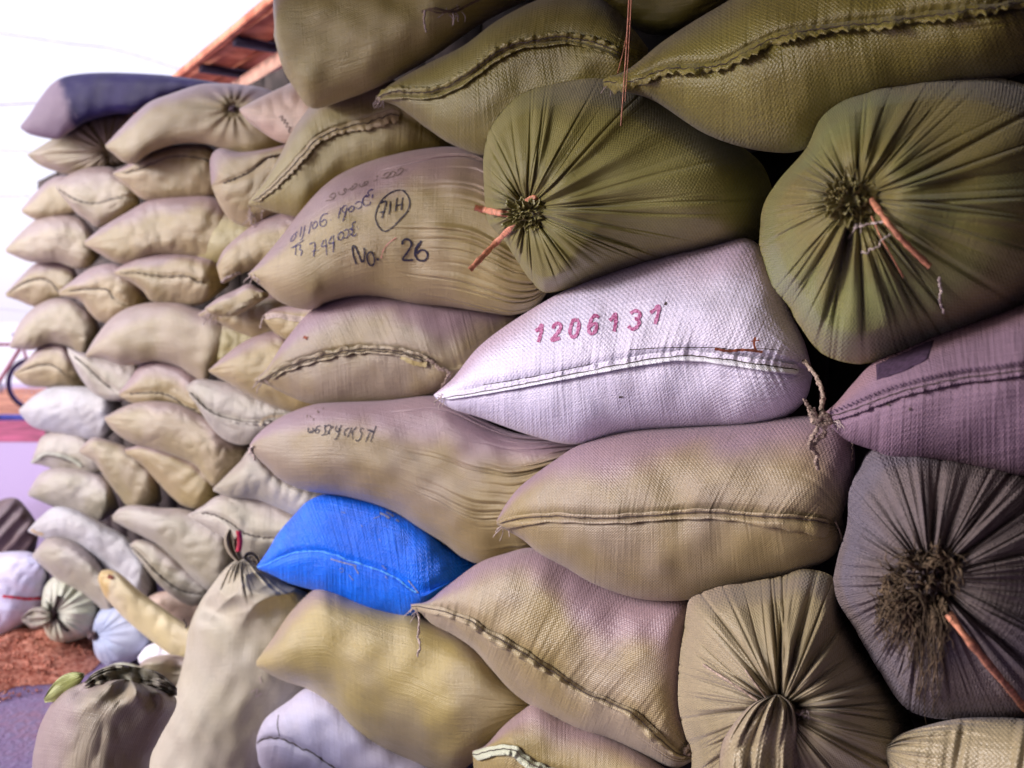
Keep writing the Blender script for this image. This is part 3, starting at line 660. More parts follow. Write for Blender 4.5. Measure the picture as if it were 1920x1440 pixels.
s10 = P('s10', 'tan sack with handwriting reading No. 26, its folds drawn right under the tied olive sack',
  [(466,513),(488,490),(530,440),(560,400),(600,355),(640,325),(700,300),(780,281),(850,275),(905,287),(950,330),(1000,400),(1040,480)],
  [(466,518),(493,539),(520,563),(553,577),(587,580),(613,567),(663,556),(713,557),(780,570),(847,576),(913,586),(965,590),(1010,570),(1042,520)], al=.36, ar=.3, mat='tan', nu=260, nw=281, fanR=1.5, seed=77, tilt=-.4)
z10 = off2(0, (530, 300), 6.4)
ink = [[(180,858),(120,912),(92,975),(125,965),(160,910),(150,890)], [(188,880),(192,884)], [(228,798),(205,925)], [(268,785),(235,935),(205,960)], [(100,1060),(250,962)], [(120,1052),(172,1030)], [(160,1040),(150,1140)], [(185,1025),(217,1020),(200,1075),(232,1085),(215,1150)],
 [(345,740),(310,885)], [(395,735),(360,780),(365,825),(400,805),(418,760),(395,735)], [(540,640),(480,660),(445,730),(455,790),(500,790),(527,745),(505,712),(460,745)], [(572,716),(582,722)],
 [(695,570),(665,700)], [(772,545),(725,555),(712,610),(750,625),(776,560),(745,660),(720,735)], [(825,550),(790,590),(805,625),(845,600),(852,560),(825,550)], [(865,530),(900,502),(942,508),(945,555),(905,585),(875,570)], [(1012,418),(968,455),(958,510),(990,552),(1030,535)], [(1080,350),(1040,365),(1018,400),(1040,420),(1000,445)], [(1082,410),(1070,452)], [(1052,500),(1042,542)],
 [(320,1010),(385,995),(370,1160)], [(350,1100),(400,1080)], [(416,1084),(426,1088)], [(490,960),(465,1040),(522,1020)], [(515,950),(528,1140)], [(590,910),(550,1000),(622,985)], [(612,900),(605,1110)],
 [(705,858),(662,905),(672,960),(715,945),(728,895),(705,858)], [(735,850),(772,830),(792,870),(770,930),(738,935)], [(800,822),(845,862),(800,905)], [(845,860),(830,905),(860,912),(890,880)], [(872,738),(832,768),(842,798),(815,825),(860,832)], [(893,802),(899,808)], [(904,822),(910,828)]]
marks(s10, 'handwriting', 'inkblue', [z10(l) for l in ink], 1.5, .0018)
circ = [[(1475,372),(1380,362),(1280,400),(1190,480),(1130,590),(1113,690),(1145,790),(1215,855),(1300,820),(1400,720),(1490,620),(1522,520),(1500,430),(1440,362)], [(1172,520),(1240,500),(1190,695)], [(1162,630),(1218,615)], [(1292,493),(1275,655)], [(1372,453),(1350,615)], [(1442,448),(1420,600)], [(1360,545),(1432,530)]]
marks(s10, 'circled_mark', 'ink', [z10(l) for l in circ], 2.1, .0018)
big = [([(882,1250),(845,1140),(835,1045),(860,1030),(905,1120),(950,1225),(975,1190),(982,1110),(972,1050)], 2.6), ([(1045,1098),(1010,1160),(1035,1250),(1080,1265),(1102,1200),(1075,1115),(1045,1098)], 2.6), ([(1130,1185),(1155,1198)], 4.5),
 ([(1430,1015),(1450,960),(1510,955),(1545,1010),(1505,1095),(1440,1190),(1500,1202),(1562,1200)], 3.6), ([(1665,968),(1605,1060),(1588,1140),(1630,1200),(1700,1205),(1738,1150),(1712,1090),(1655,1082),(1605,1125)], 3.4), ([(1640,1000),(1600,1065),(1590,1120)], 5)]
marks(s10, 'number_sign', 'ink', [(z10(l), w_) for l, w_ in big[:3]], 3, .0019); marks(s10, 'number_figure', 'ink', [(z10(big[3][0]), 3.6)], 3, .0019); marks(s10, 'number_figure', 'ink', [(z10(l), w_) for l, w_ in big[4:]], 3, .0019)
faint = [[(520,490),(600,470),(632,420),(610,395),(560,440),(600,450)], [(670,380),(680,415),(740,400),(765,350),(738,345),(740,380)], [(780,360),(830,330),(835,300)], [(850,290),(890,285),(870,330),(820,365)], [(920,290),(930,320),(990,300),(1030,260),(990,260),(960,300)], [(1090,255),(1140,235)], [(1120,200),(1150,190)], [(1180,215),(1240,210),(1300,160),(1250,150),(1200,190)], [(1240,220),(1320,200),(1350,150),(1310,140),(1270,180)], [(1350,190),(1400,170),(1450,110),(1410,100),(1380,130)], [(1472,124),(1480,127)]]
marks(s10, 'faded_writing', 'inkfaint', [z10(l) for l in faint], 1.6, .0018)
marks(s10, 'red_pencil_arc', 'redpencil', [z10([(1180,1180),(1210,1080),(1280,990),(1362,932)])], 1.6, .0018)
s11 = P('s11', 'small plump tan sack end tucked left of the No. 26 sack', [(406,497),(420,468),(450,440),(480,418),(510,404),(545,399),(620,410)], [(407,505),(416,530),(430,527),(445,517),(467,508),(500,500),(560,500),(622,480)], al=.25, mat='tan')
own(s11.string([(416,528),(432,518),(450,512)], .003, .008, wob=2, seed=6, n=24, strands=2), 'frayed_corner', 'palethread', s11)
s12 = P('s12', 'tan sack below it with a torn open yellowish mouth', [(372,588),(398,572),(450,556),(500,548),(550,560),(620,580)], [(373,592),(400,600),(427,614),(455,626),(480,633),(520,628),(622,640)], al=.3, mat='tan')
f12 = P('f12', None, [(384,577),(410,558),(440,544),(466,532),(486,541),(505,552)], [(386,582),(396,590),(422,594),(446,590),(480,572),(504,556)], mat='tan', parent=s12.root, body='torn_mouth', H=.03, Z=s12.Zc - .10, back=.05, fanR=.8, al=.15, lump=2)
marks(f12, 'torn_edge', 'yellowtan', [([(426,590),(446,574),(470,566),(488,553),(503,551)], 8), ([(440,584),(462,578),(482,564)], 6)], 6, .006)
s13 = P('s13', 'tan sack with a frayed white seam, behind the sack with a ragged double seam', [(492,592),(515,578),(560,572),(620,570),(680,600)], [(494,600),(520,628),(560,645),(600,655),(680,640)], mat='tan', al=.3)
mb = MB()
for k in range(3):
    V, f = s13.ribbon([(497,590 + k * 4),(520,588 + k * 3),(545,592 + k * 4),(574,596 + k * 3)], 2.2, .006, seed=k + 2); mb.add(V, f)
own(mb, 'frayed_seam', 'palethread', s13)
own(s13.string([(495,592),(491,602),(488,616)], .0015, .008, wob=2, seed=6, n=24), 'loose_thread', 'palethread', s13)

s14 = P('s14', 'tan sack with a ragged double seam, left of the white stamped sack',
  [(476,712),(500,692),(530,645),(567,598),(590,578),(620,563),(663,553),(713,553),(780,566),(880,576),(947,585),(985,600)],
  [(477,716),(497,720),(530,737),(567,753),(600,759),(663,760),(747,753),(807,743),(850,720),(885,683),(930,640),(985,608)],
  [(476,714),(497,708),(520,693),(553,680),(613,663),(667,653),(713,653),(763,660),(800,673),(850,690),(915,655),(985,604)], al=.3, ar=.4, rec=.12, recu=.62, mat='tanlilac', nu=250, nw=121, fanR=.12)
seam(s14, 'band', .02, .62, 11, lift=.008, mat='pale', rag=1.5, flip=-1, shift=-3)
seam(s14, 'band', .05, .60, 8, lift=.008, mat='pale', rag=1.4, shift=5)
marks(s14, 'seam_end_tab', 'yellowtan', [([(752,668),(775,680),(800,684)], 9)], 9, .010)
own(s14.string([(800,676),(815,680),(822,692),(838,694),(842,704),(834,716),(832,730)], .0022, .012, wob=3, seed=31, n=70, strands=3), 'knotted_twine', 'twine', s14)
marks(s14, 'dark_fleck', 'rust', [([(570,630),(576,637)], 4), ([(568,634),(578,632)], 2.5)], 4)
s15 = P('s15', 'smooth pinkish tan sack pointing left from under the double seamed sack', [(391,694),(420,668),(450,645),(480,630),(520,620),(560,640),(640,680)], [(392,698),(430,720),(480,748),(530,768),(565,774),(620,765),(642,740)], al=.35, mat='tan')
s16 = P('s16', 'tan sack with a seam ending in a folded loop, above the sack marked KST', [(348,724),(370,711),(400,713),(440,720),(480,735),(520,750),(575,768)], [(350,729),(387,789),(413,819),(443,833),(467,832),(500,816),(533,796),(576,776)],
  [(349,726),(367,747),(393,770),(427,783),(467,790),(500,789),(535,781),(575,772)], al=.25, ar=.25, mat='palecool', nu=110)
seam(s16, 'band', .05, .72, 8, lift=.006, rag=1.2)
marks(s16, 'seam_loop', 'tanplain', [([(487,798),(494,786),(508,781),(534,781)], 5)], 5, .012)
s17 = P('s17', 'smooth tan sack marked KST in black pen, under the double seamed sack',
  [(468,834),(482,815),(510,792),(545,773),(590,758),(640,754),(720,751),(810,742),(850,753),(900,783),(960,810),(1030,822),(1100,830)],
  [(469,842),(484,860),(503,878),(530,902),(580,921),(654,932),(732,956),(790,992),(833,1019),(868,1046),(907,1058),(958,1045),(1000,1033),(1060,960),(1102,860)], al=.3, ar=.3, mat='tanlilac', nu=260, nw=261, fanR=1.2, seed=301, tilt=-.42)
z17 = off2(0, (560, 750), 12.0)
kst = [[(225,625),(205,690),(250,745),(275,680),(290,745),(325,690),(305,620)], [(490,580),(420,600),(365,680),(390,745),(440,735),(465,690),(430,660),(385,690)], [(565,580),(605,572),(578,645),(600,690),(560,780),(505,790)], [(610,600),(660,565),(715,580),(700,660),(640,770),(608,780)], [(640,690),(700,770)], [(765,580),(745,650)], [(680,752),(690,760)],
 [(852,575),(825,650),(855,715),(900,690),(910,640),(875,640)], [(950,565),(920,680),(850,860),(788,885)], [(1132,630),(1060,660),(1025,720),(1030,805)], [(1190,620),(1095,835)], [(1292,608),(1185,735)], [(1200,720),(1222,882)], [(1455,655),(1415,628),(1382,690),(1415,760),(1370,880),(1310,930),(1278,890)], ([(1548,685),(1600,680),(1662,722)], None), [(1600,720),(1500,945)], [(1738,580),(1610,945)]]
marks(s17, 'pen_mark', 'ink', [(z17(l[0]), 3.2) if isinstance(l, tuple) else z17(l) for l in kst], 1.5, .0018)
marks(s17, 'faded_writing', 'inkfaint', [z17(l) for l in ([(200,330),(180,380),(200,400)], [(250,340),(275,390)], [(345,410),(320,460)], [(440,230),(415,260),(440,290),(462,260)], [(570,170),(545,205)], [(360,190),(390,200)])], 1.3, .0018)
own(s17.string([(472,838),(468,846),(474,852),(478,862)], .002, .01, wob=2.5, seed=16, n=30, strands=2), 'frayed_corner', 'palethread', s17)
s18 = P('s18', 'large tan sack with a straight sewn seam, directly below the white stamped sack',
  [(931,976),(950,943),(980,908),(1040,863),(1090,833),(1180,808),(1300,800),(1400,794),(1500,780),(1565,785),(1600,830),(1600,900),(1580,965)],
  [(932,984),(980,1012),(1010,1037),(1060,1064),(1120,1098),(1200,1123),(1280,1126),(1350,1112),(1420,1094),(1500,1072),(1560,1044),(1584,1000)],
  [(931,980),(980,971),(1040,967),(1120,971),(1200,967),(1280,961),(1340,960),(1420,967),(1500,972),(1582,985)], al=.38, ar=.2, mat='tanlilac', nu=290, nw=161, pleat=1.4, off=-.01)
seam(s18, 'band', .01, .955, 11, lift=.008, rag=1.1, flip=-1, shift=-2)
seam(s18, 'band', .01, .96, 12, lift=.007, rag=1.2, shift=4, wp=[1.6, 1, .9, .9, 1.1, 1.2, 2.3, 2.9], lines=False)
own(s18.string([(1566,978),(1576,1000),(1580,1030),(1590,1060),(1600,1090)], .0013, .012, wob=1.6, seed=33, n=60, strands=2), 'loose_thread', 'twine', s18)

s19 = P('s19', 'coarse purple sack with chain stitching and a dark cloth patch, at the right edge',
  [(1543,777),(1570,753),(1600,718),(1640,678),(1700,652),(1770,622),(1850,595),(1920,570),(2000,552),(2090,600)],
  [(1545,788),(1560,802),(1590,827),(1640,845),(1681,862),(1775,869),(1850,882),(1919,894),(2000,895),(2090,850)],
  [(1544,782),(1600,765),(1660,742),(1720,724),(1800,707),(1860,700),(1920,692),(2000,690),(2090,700)], al=.4, ar=.1, mat='purple', nu=260, nw=150, off=.03, H=.13)
seam(s19, 'band', .01, .99, 17, lift=.006, rag=1.0)
mbx = MB()
for k in range(46):
    x = 1556 + k * 8.2; y = np.interp(x, [1550, 1660, 1720, 1800, 1860, 1920], [779, 734, 716, 698, 691, 683]) - 4
    V, f = s19.ribbon([(x, y - 2), (x + 6, y + 2.5)], 2.6, .008, seed=k); mbx.add(V, f)
own(mbx, 'chain_stitch', 'patch', s19)
pt = MB(); U_, W_ = np.meshgrid(np.linspace(0, 1, 30), np.linspace(0, 1, 16), indexing='ij')
Q = np.array([(1642, 684), (1752, 636), (1740, 674), (1644, 712)], float)
X2 = (Q[0][None, None] * ((1 - U_) * (1 - W_))[..., None] + Q[1] * (U_ * (1 - W_))[..., None] + Q[2] * (U_ * W_)[..., None] + Q[3] * ((1 - U_) * W_)[..., None])
X2[..., 1] += 1.2 * n2(X2[..., 0], X2[..., 1], 4, .03) + 4 * np.sin(U_ * 3.14) * W_
Dp = s19.depths(X2.reshape(-1, 2)).reshape(U_.shape) - .004; edge_ = np.minimum(np.minimum(U_, 1 - U_) * 30, np.minimum(W_, 1 - W_) * 16); Dp = Dp + .0035 * (edge_ < .5)
pt.add(cpt(X2[..., 0], X2[..., 1], Dp).reshape(-1, 3), grid_faces(30, 16)); own(pt, 'cloth_patch', 'patch', s19)
marks(s19, 'dark_spot', 'thread', [([(1704,766),(1708,768)], 5), ([(1662,757),(1668,760)], 4)], 4, split=True)
own(white.string([(1506,676),(1520,690),(1534,715),(1540,745),(1538,775)], .002, .012, wob=1.5, seed=41, n=60, strands=2), 'twine', 'twine', white)
tw = MB()
def free(pts, Z0, Z1, r, seed, wob=1.5, strands=1, n=60):
    for q in range(strands):
        C = spline(pts, n); t = np.linspace(0, 1, n); C = C + np.stack([n1(t, seed + 5 * q, 5), n1(t, seed + 60 + 5 * q, 5)], 1) * wob
        V, f = tube(cpt(C[:, 0], C[:, 1], Z0 + (Z1 - Z0) * t), r * (1 + .35 * n1(t, seed, 11)), 5); tw.add(V, f)
zf = s19.depth(1552, 782)
free([(1508,678),(1526,700),(1542,735),(1541,772)], white.depth(1500, 680) - .01, zf - .02, .0022, 5, 2, 3)
free([(1520,770),(1532,786),(1545,780),(1556,790),(1540,796),(1524,786)], zf - .022, zf - .02, .003, 8, 4, 5)
free([(1540,790),(1528,812),(1518,832),(1530,850),(1534,880)], zf - .02, zf + .03, .0020, 15, 3, 3)
free([(1548,795),(1545,815),(1530,828),(1522,848)], zf - .02, zf + .02, .0016, 25, 4, 2)
free([(1508,750),(1520,768),(1536,782)], zf - .02, zf - .02, .0012, 27, 3, 2)
tag(tw.build('knotted_twine', 'twine'), 'frayed brown twine knotted between the white sack and the purple sack', 'twine')
tw = MB(); free([(1597,826),(1598,850),(1590,885),(1575,900),(1580,925),(1592,922)], 1.12, 1.12, .0009, 45, 2, 1)
tag(tw.build('hanging_thread', 'twine'), 'single curling thread hanging below the purple sack', 'thread')

ball3 = ball('ball3', 'coarse dark grey sack tied with a mass of frayed fibres, at the right edge',
  [(1562,1085),(1573,1035),(1588,985),(1590,930),(1610,878),(1640,840),(1720,830),(1800,842),(1920,870),(2020,940),(2075,1080),(2055,1230),(1985,1330),(1900,1354),(1820,1350),(1740,1345),(1690,1320),(1640,1245),(1600,1175),(1570,1125)],
  (1745,1085), H=.16, mat='ballgrey', nv=54, seed=57, nth=1400, nr=120, fine=2.2, dimple=.03)
fr_ = MB(); r = np.random.RandomState(3)
for k in range(420):
    a = r.uniform(0, 6.28); rad = 66 * r.rand() ** .6; x = 1722 + rad * math.cos(a) * 1.15; y = 1088 + rad * math.sin(a) * .8 - (x - 1722) * .35
    L = r.uniform(12, 60); a2 = r.uniform(0, 6.28); n_ = 14; t = np.linspace(0, 1, n_); cv = r.uniform(-2.6, 2.6)
    X = x + L * np.cumsum(np.cos(a2 + cv * t + .5 * n1(t, k, 2))) / n_; Y = y + L * np.cumsum(np.sin(a2 + cv * t + .5 * n1(t, k, 2))) / n_ + 9 * t * t
    h0 = .003 + .04 * max(0, 1 - rad / 60) * r.rand(); D = ball3.depths([(x, y)])[0] - h0 - .022 * np.sin(t * 3.14) * r.rand() - .002
    V, f = tube(cpt(X, Y, D + 0 * t), np.linspace(1, .3, n_) * r.choice([.0007, .0011, .0022], p=[.5, .35, .15]), 4); fr_.add(V, f)
for k in range(170):
    x = 1640 + 135 * r.rand() ** .75; y = 1095 + 55 * r.rand(); L = r.uniform(30, 230) * (.3 + .7 * math.exp(-((x - 1740) / 45) ** 2)); n_ = 18; t = np.linspace(0, 1, n_)
    X = x + 11 * n1(t, k, 1.6) * t + (r.uniform(-14, 22)) * t; Y = y + L * t; D = ball3.depths(np.stack([X, Y], 1)) - .003 - .014 * r.rand() * np.sin(t * 3.14)
    V, f = tube(cpt(X, Y, D), np.linspace(1, .3, n_) * r.uniform(.0005, .0013), 4); fr_.add(V, f)
own(fr_, 'frayed_fringe', 'fibre', ball3)
rosette(ball3, (1740, 1085), 44, 'ballgrey', seed=19, stick=.018, rings=4, squash=.9, petals=6, up=.026)
strap(ball3, [(1778,1150),(1820,1205),(1870,1265),(1925,1330),(1960,1370)], 15, [.012,.02,.016,.012,.01], seed=9)

ball4 = ball('ball4', 'tan sack tied into a drooping bunched neck, at the bottom right of centre',
  [(1272,1258),(1279,1194),(1286,1151),(1296,1121),(1339,1102),(1399,1091),(1463,1080),(1510,1067),(1565,1085),(1590,1151),(1630,1219),(1672,1279),(1705,1343),(1725,1400),(1715,1480),(1640,1560),(1500,1600),(1380,1590),(1305,1500),(1296,1407),(1285,1380),(1272,1322)],
  (1462,1328), H=.16, mat='balltan', nv=70, seed=91, nth=1400, nr=120, dimple=.035)
neck = P('neck', None, [(1452,1302),(1408,1322),(1372,1362),(1352,1400),(1350,1460),(1370,1530)], [(1462,1302),(1492,1322),(1508,1360),(1512,1410),(1505,1470),(1490,1535)], parent=ball4.root, body='bunched_neck', mat='balltan', H=.045, Z=ball4.depth(1440, 1380) + .012, tilt=-.1,
  al=.18, ar=.1, fanR=1.1, fanL=1.4, back=.05, seed=15, custom=lambda IP, U, W: .006 * np.sin(W * 9 + 2 * U + 1.5 * np.sin(3 * W)) * sstep(0, .2, U))
strap(ball4, [(1420,1313),(1368,1278),(1318,1246)], 5, [.006,.004,.003], mat='twine', seed=4)
strap(ball4, [(1436,1308),(1412,1276),(1398,1256)], 4, [.006,.004,.003], mat='twine', seed=14)

s22 = P('s22', 'tan sack with a long sewn seam slanting down to the right from the blue sack',
  [(770,1133),(802,1127),(833,1103),(895,1057),(946,1038),(1000,1027),(1060,1045),(1140,1090),(1210,1115),(1290,1118),(1292,1180),(1284,1260),(1286,1330),(1304,1412)],
  [(772,1141),(790,1150),(810,1170),(849,1190),(888,1217),(919,1252),(958,1295),(1000,1326),(1043,1350),(1090,1373),(1140,1386),(1200,1412),(1262,1440),(1304,1424)],
  [(771,1137),(806,1138),(849,1149),(888,1167),(927,1192),(977,1219),(1043,1262),(1082,1289),(1137,1313),(1185,1335),(1228,1374),(1271,1410),(1304,1418)], al=.3, ar=.25, mat='tanlilac', nu=290, nw=161, H=.13, pleat=1.3)
seam(s22, 'band', .0, .97, 15, lift=.008, mat='pale', rag=1.9, wp=[1, 1.2, 1.1, 1.5, 1.2, .8, 1, 1.2, 1.5, .8])
own(s22.string([(781,1142),(786,1165),(784,1195),(788,1212),(783,1230)], .0015, .012, wob=2, seed=33, n=50, strands=2), 'loose_thread', 'palethread', s22)
own(s22.string([(1283,1412),(1292,1398),(1298,1392),(1300,1404),(1288,1415)], .003, .012, wob=2, seed=34, n=40, strands=2), 'corner_knot', 'twine', s22)
s23 = P('s23', 'smooth yellowish tan sack without a seam, between the standing sack and the slanting sack',
  [(480,1240),(511,1197),(546,1146),(592,1104),(627,1108),(662,1122),(732,1145),(771,1150),(820,1172),(880,1205),(940,1265),(1010,1322)],
  [(481,1250),(505,1264),(538,1279),(581,1294),(627,1330),(662,1373),(709,1405),(763,1428),(815,1450),(850,1455),(888,1428),(927,1393),(970,1358),(1011,1326)], al=.16, ar=.35, pl=2, mat='yellowtan', nu=250, nw=150, fanR=.45, seed=404)
s24 = P('s24', 'tan sack at the bottom edge with its hem flap curled up', [(886,1408),(911,1397),(942,1363),(973,1337),(1006,1320),(1060,1345),(1140,1378),(1220,1420),(1300,1480)], [(888,1440),(920,1510),(1050,1570),(1200,1580),(1302,1520)],
  [(886,1414),(925,1404),(962,1404),(1004,1434),(1060,1452),(1160,1480),(1300,1500)], al=.2, mat='tan', off=-.02)
seam(s24, 'band', .0, .7, 20, mat='greenwhite', lift=.012, rag=1.6)
s25 = P('s25', 'pale lilac sack at the bottom edge beneath the smooth yellowish tan sack', [(480,1400),(484,1375),(500,1345),(540,1315),(583,1288),(640,1310),(690,1360),(745,1400),(800,1425),(880,1480)], [(482,1410),(490,1440),(540,1500),(640,1570),(780,1590),(880,1520)],
  [(481,1405),(489,1387),(526,1385),(561,1401),(588,1413),(627,1440),(700,1480),(780,1510),(880,1500)], al=.25, mat='lilac', off=.04)
seam(s25, 'line', .02, .8, rag=1.5)
marks(s25, 'crease_mark', 'thread', [([(522,1340),(520,1360),(524,1380)], 1.2)], 1.2)
blue = P('blue', 'bright blue sack, the only blue one in the wall',
  [(482,1061),(503,1031),(522,999),(553,964),(577,940),(612,926),(654,930),(713,946),(755,966),(800,992),(845,1025),(905,1052)],
  [(484,1067),(511,1079),(546,1095),(596,1109),(643,1124),(682,1143),(732,1154),(775,1157),(808,1128),(850,1098),(906,1060)],
  [(483,1064),(507,1055),(538,1041),(573,1034),(616,1037),(654,1051),(693,1063),(740,1082),(787,1113),(830,1095),(905,1057)], al=.3, ar=.3, rec=.1, recu=.7, mat='blue', nu=230, nw=121, off=.05, pleat=.7, lump=.7)
seam(blue, 'line', .0, .70, rag=1.5, thread='bluethread')
marks(blue, 'scuff', 'scuff', [([(620,1048),(640,1054),(668,1061)], 2.6), ([(765,1088),(775,1100),(784,1112)], 2), ([(636,1068),(642,1065),(643,1072),(637,1073)], 1), ([(700,972),(712,968)], 1.2), ([(676,984),(680,988)], 1), ([(710,1010),(713,1014)], 1), ([(640,960),(648,962)], 1.3), ([(722,1080),(726,1086)], 1), ([(712,962),(722,966),(730,972)], 4), ([(724,960),(738,968)], 3), ([(742,974),(748,978)], 3), ([(664,1062),(672,1076)], 2), ([(654,1078),(662,1088)], 1.4), ([(716,1060),(724,1068)], 1.2)], 1.5, split=True)

# left of the blue sack
s28 = P('s28', 'pale lilac white sack pointing left just above the blue sack', [(399,916),(420,895),(450,865),(470,843),(500,866),(535,895),(590,918),(640,935)], [(400,921),(430,932),(480,937),(520,952),(560,970),(610,975),(642,950)], al=.3, mat='palecool', H=.09)
s29 = P('s29', 'pale grey sack with a short thread line, left of the blue sack', [(352,965),(381,948),(408,930),(450,925),(500,935),(550,960),(610,985)], [(354,970),(385,988),(420,1010),(445,1037),(470,1050),(500,1050),(560,1030),(611,1005)], [(353,967),(392,963),(430,979),(460,1000),(500,1008),(550,1005),(610,995)], al=.3, mat='palecool')
seam(s29, 'line', .1, .7, rag=1.5)

rf = np.random.RandomState(9)
for (s_, cx, cy, nn, sp) in ((white, 820, 742, 7, 12), (s5, 712, 184, 8, 12), (s4, 1140, 156, 6, 12), (s18, 938, 980, 8, 12), (s22, 778, 1138, 7, 12), (s10, 470, 516, 6, 8), (s9, 470, 400, 7, 12), (s12, 392, 580, 10, 12), (s16, 520, 788, 6, 10), (s14, 486, 712, 6, 10), (s7, 850, 14, 8, 40), (s19, 1560, 784, 10, 14), (ball2, 1600, 420, 6, 20), (ball4, 1500, 1330, 8, 20)):
    mbf = MB()
    for k in range(nn):
        x = cx + rf.uniform(-sp, sp) * .6; y = cy + rf.uniform(-sp, sp) * .4; a_ = rf.uniform(.3, 2.8); L = rf.uniform(8, 26); t = np.linspace(0, 1, 12)
        X = x + L * t * math.cos(a_) + 4 * np.sin(t * rf.uniform(2, 6)) ; Y = y + L * t * math.sin(a_) * 1.0 + 5 * t * t
        D = s_.depths(np.stack([X, Y], 1)); D = np.minimum(D, D[0] + .004) - .004 - .006 * rf.rand() * t
        V, f = tube(cpt(X, Y, D), .00055 * s_.Zc, 4); mbf.add(V, f)
    own(mbf, 'stray_fibres', 'palethread', s_)
def crumple(IP, U, W):
    x, y = IP[..., 0] / 300, IP[..., 1] / 300
    k = sstep(.62, .80, U)
    n = n2(x, y, 71, 2.2); r_ = 1 - np.abs(n2(x, y, 72, 2.6)) * 1.3; r2 = 1 - np.abs(n2(x, y, 73, 5)) * 1.3
    # a deep hollow with a rolled lip on the left shoulder
    hx, hy = (IP[..., 0] - 402) / 34, (IP[..., 1] - 1142) / 26; lip = np.exp(-(hx * hx + hy * hy - .0) * 1.2)
    return k * (.022 * n + .034 * np.maximum(r_, -.5) + .010 * np.maximum(r2, -.6)) - .06 * lip
s30 = P('s30', 'tall pale sack standing on end with a crumpled tied top and a red tag',
  [(256,1475),(264,1440),(303,1347),(330,1288),(346,1230),(354,1179),(373,1133),(397,1098),(422,1066),(444,1048)],
  [(516,1475),(508,1440),(545,1350),(590,1290),(600,1240),(598,1170),(586,1120),(545,1098),(500,1072),(466,1048)], mat='standing', Z=2.29, tilt=-.15, al=.05, ar=.22, pr=1.6, H=.14, nu=230, nw=151, custom=crumple, fanR=.9, group='grain sacks standing on the ground', back=.3, seed=88, tiprise=0)
tft = MB(); zz = s30.depth(455, 1060) - .01
for (pts, wd_, k) in (([(449,1052),(436,1030),(429,1008),(432,992)], 15, 1), ([(452,1050),(446,1032),(442,1016),(447,1004)], 8, 2), ([(470,1055),(462,1044),(474,1040),(484,1052),(480,1062)], 9, 3), ([(478,1062),(490,1058),(496,1072)], 7, 4)):
    C = spline(pts, 24); t = np.linspace(0, 1, 24); T_ = np.gradient(C, axis=0); T_ /= np.linalg.norm(T_, axis=1, keepdims=True); N_ = np.stack([-T_[:, 1], T_[:, 0]], 1)
    q = np.linspace(-1, 1, 9); X = C[:, None] + N_[:, None] * (wd_ * .75 * (np.sin(t * 2.9 + .2) ** .7)[:, None] * q)[..., None]
    D = zz - .01 * k * .4 + .010 * np.sin(q * 5 + k)[None] * np.ones((24, 1)); top = cpt(X[..., 0], X[..., 1], D); bot = cpt(X[..., 0], X[..., 1], D + .004)
    V = np.concatenate([top, bot[:, ::-1]], 1); tft.add(V, grid_faces(24, 18, True))
own(tft, 'twisted_tuft', 'mauve', s30)
tg = MB(); C = spline([(447,1034),(450,1016),(447,995)], 12); q = np.array([-1, 1]); X = C[:, None] + np.stack([q * 5.2, q * 0], 1)[None]
V = np.concatenate([cpt(X[..., 0], X[..., 1], np.full(X.shape[:2], zz - .025)), cpt(X[..., 0], X[..., 1], np.full(X.shape[:2], zz - .022))[:, ::-1]], 1); tg.add(V, grid_faces(12, 4, True)); own(tg, 'tag', 'redtag', s30)
marks(s30, 'tear', 'thread', [([(344,1160),(350,1172),(347,1178)], 4)], 4, .004)
marks(s30, 'faint_print', 'palethread', [([(470,1298),(482,1292),(480,1306),(490,1300)], 2), ([(486,1268),(490,1282)], 2)], 2, .002)
G = 'grain sacks standing on the ground'
s31 = P('s31', 'brownish mauve open sack at the bottom left edge, right of the purple ground', [(72,1790),(60,1600),(60,1440),(66,1395),(76,1358),(100,1315),(130,1290),(175,1274),(230,1270)], [(300,1790),(286,1600),(280,1440),(296,1390),(318,1350),(330,1325),(328,1306),(300,1292),(255,1276)], mat='mauve', Z=1.62, tilt=-.1, al=.05, ar=.2, pr=1.6, H=.15, group=G, back=.3, nu=110,
  custom=lambda IP, U, W: sstep(.72, .9, U) * (.022 * n2(IP[..., 0] / 200, IP[..., 1] / 200, 5, 3) + .016 * np.sin(W * 11 + 4 * U)))
f31 = P('f31', None, [(150,1292),(175,1262),(215,1246),(262,1252),(300,1262),(332,1290)], [(152,1300),(185,1308),(230,1306),(280,1312),(332,1304)], parent=s31.root, body='rolled_mouth', mat='mauvemouth', H=.03, Z=1.58, tilt=-.1, back=.05, lump=3.0, fanR=2, fanL=2, custom=lambda IP, U, W: .02 * (np.abs(n2(IP[..., 0] / 60, IP[..., 1] / 60, 8, 1.3)) - .3), nu=120, nw=61)
lf = P('leaf_cloth', 'crumpled yellow green cloth at the left of the open mauve sack', [(82,1310),(95,1288),(115,1268),(138,1260),(158,1262)], [(84,1318),(110,1314),(132,1300),(150,1282),(159,1268)], mat='greencloth' if 'greencloth' in MATS else 'yellowtan', name='cloth', cat='cloth', group=None, H=.03, Z=1.60, tilt=0, back=.03, lump=3, fanR=.8)
sack_mat('greencloth', (.30, .34, .06), (.38, .40, .12), shade_amt=0); lf.root.children[0].data.materials[0] = MATS['greencloth']
s75 = P('s75', 'dark patterned crumpled sack lying behind the open mauve sack', [(175,1278),(190,1256),(225,1242),(262,1250),(285,1270)], [(178,1290),(210,1300),(250,1300),(284,1285)], mat='greenwhite', Z=2.35, H=.05, lump=3, fanR=1, fanL=1, group=G, tilt=-.2)
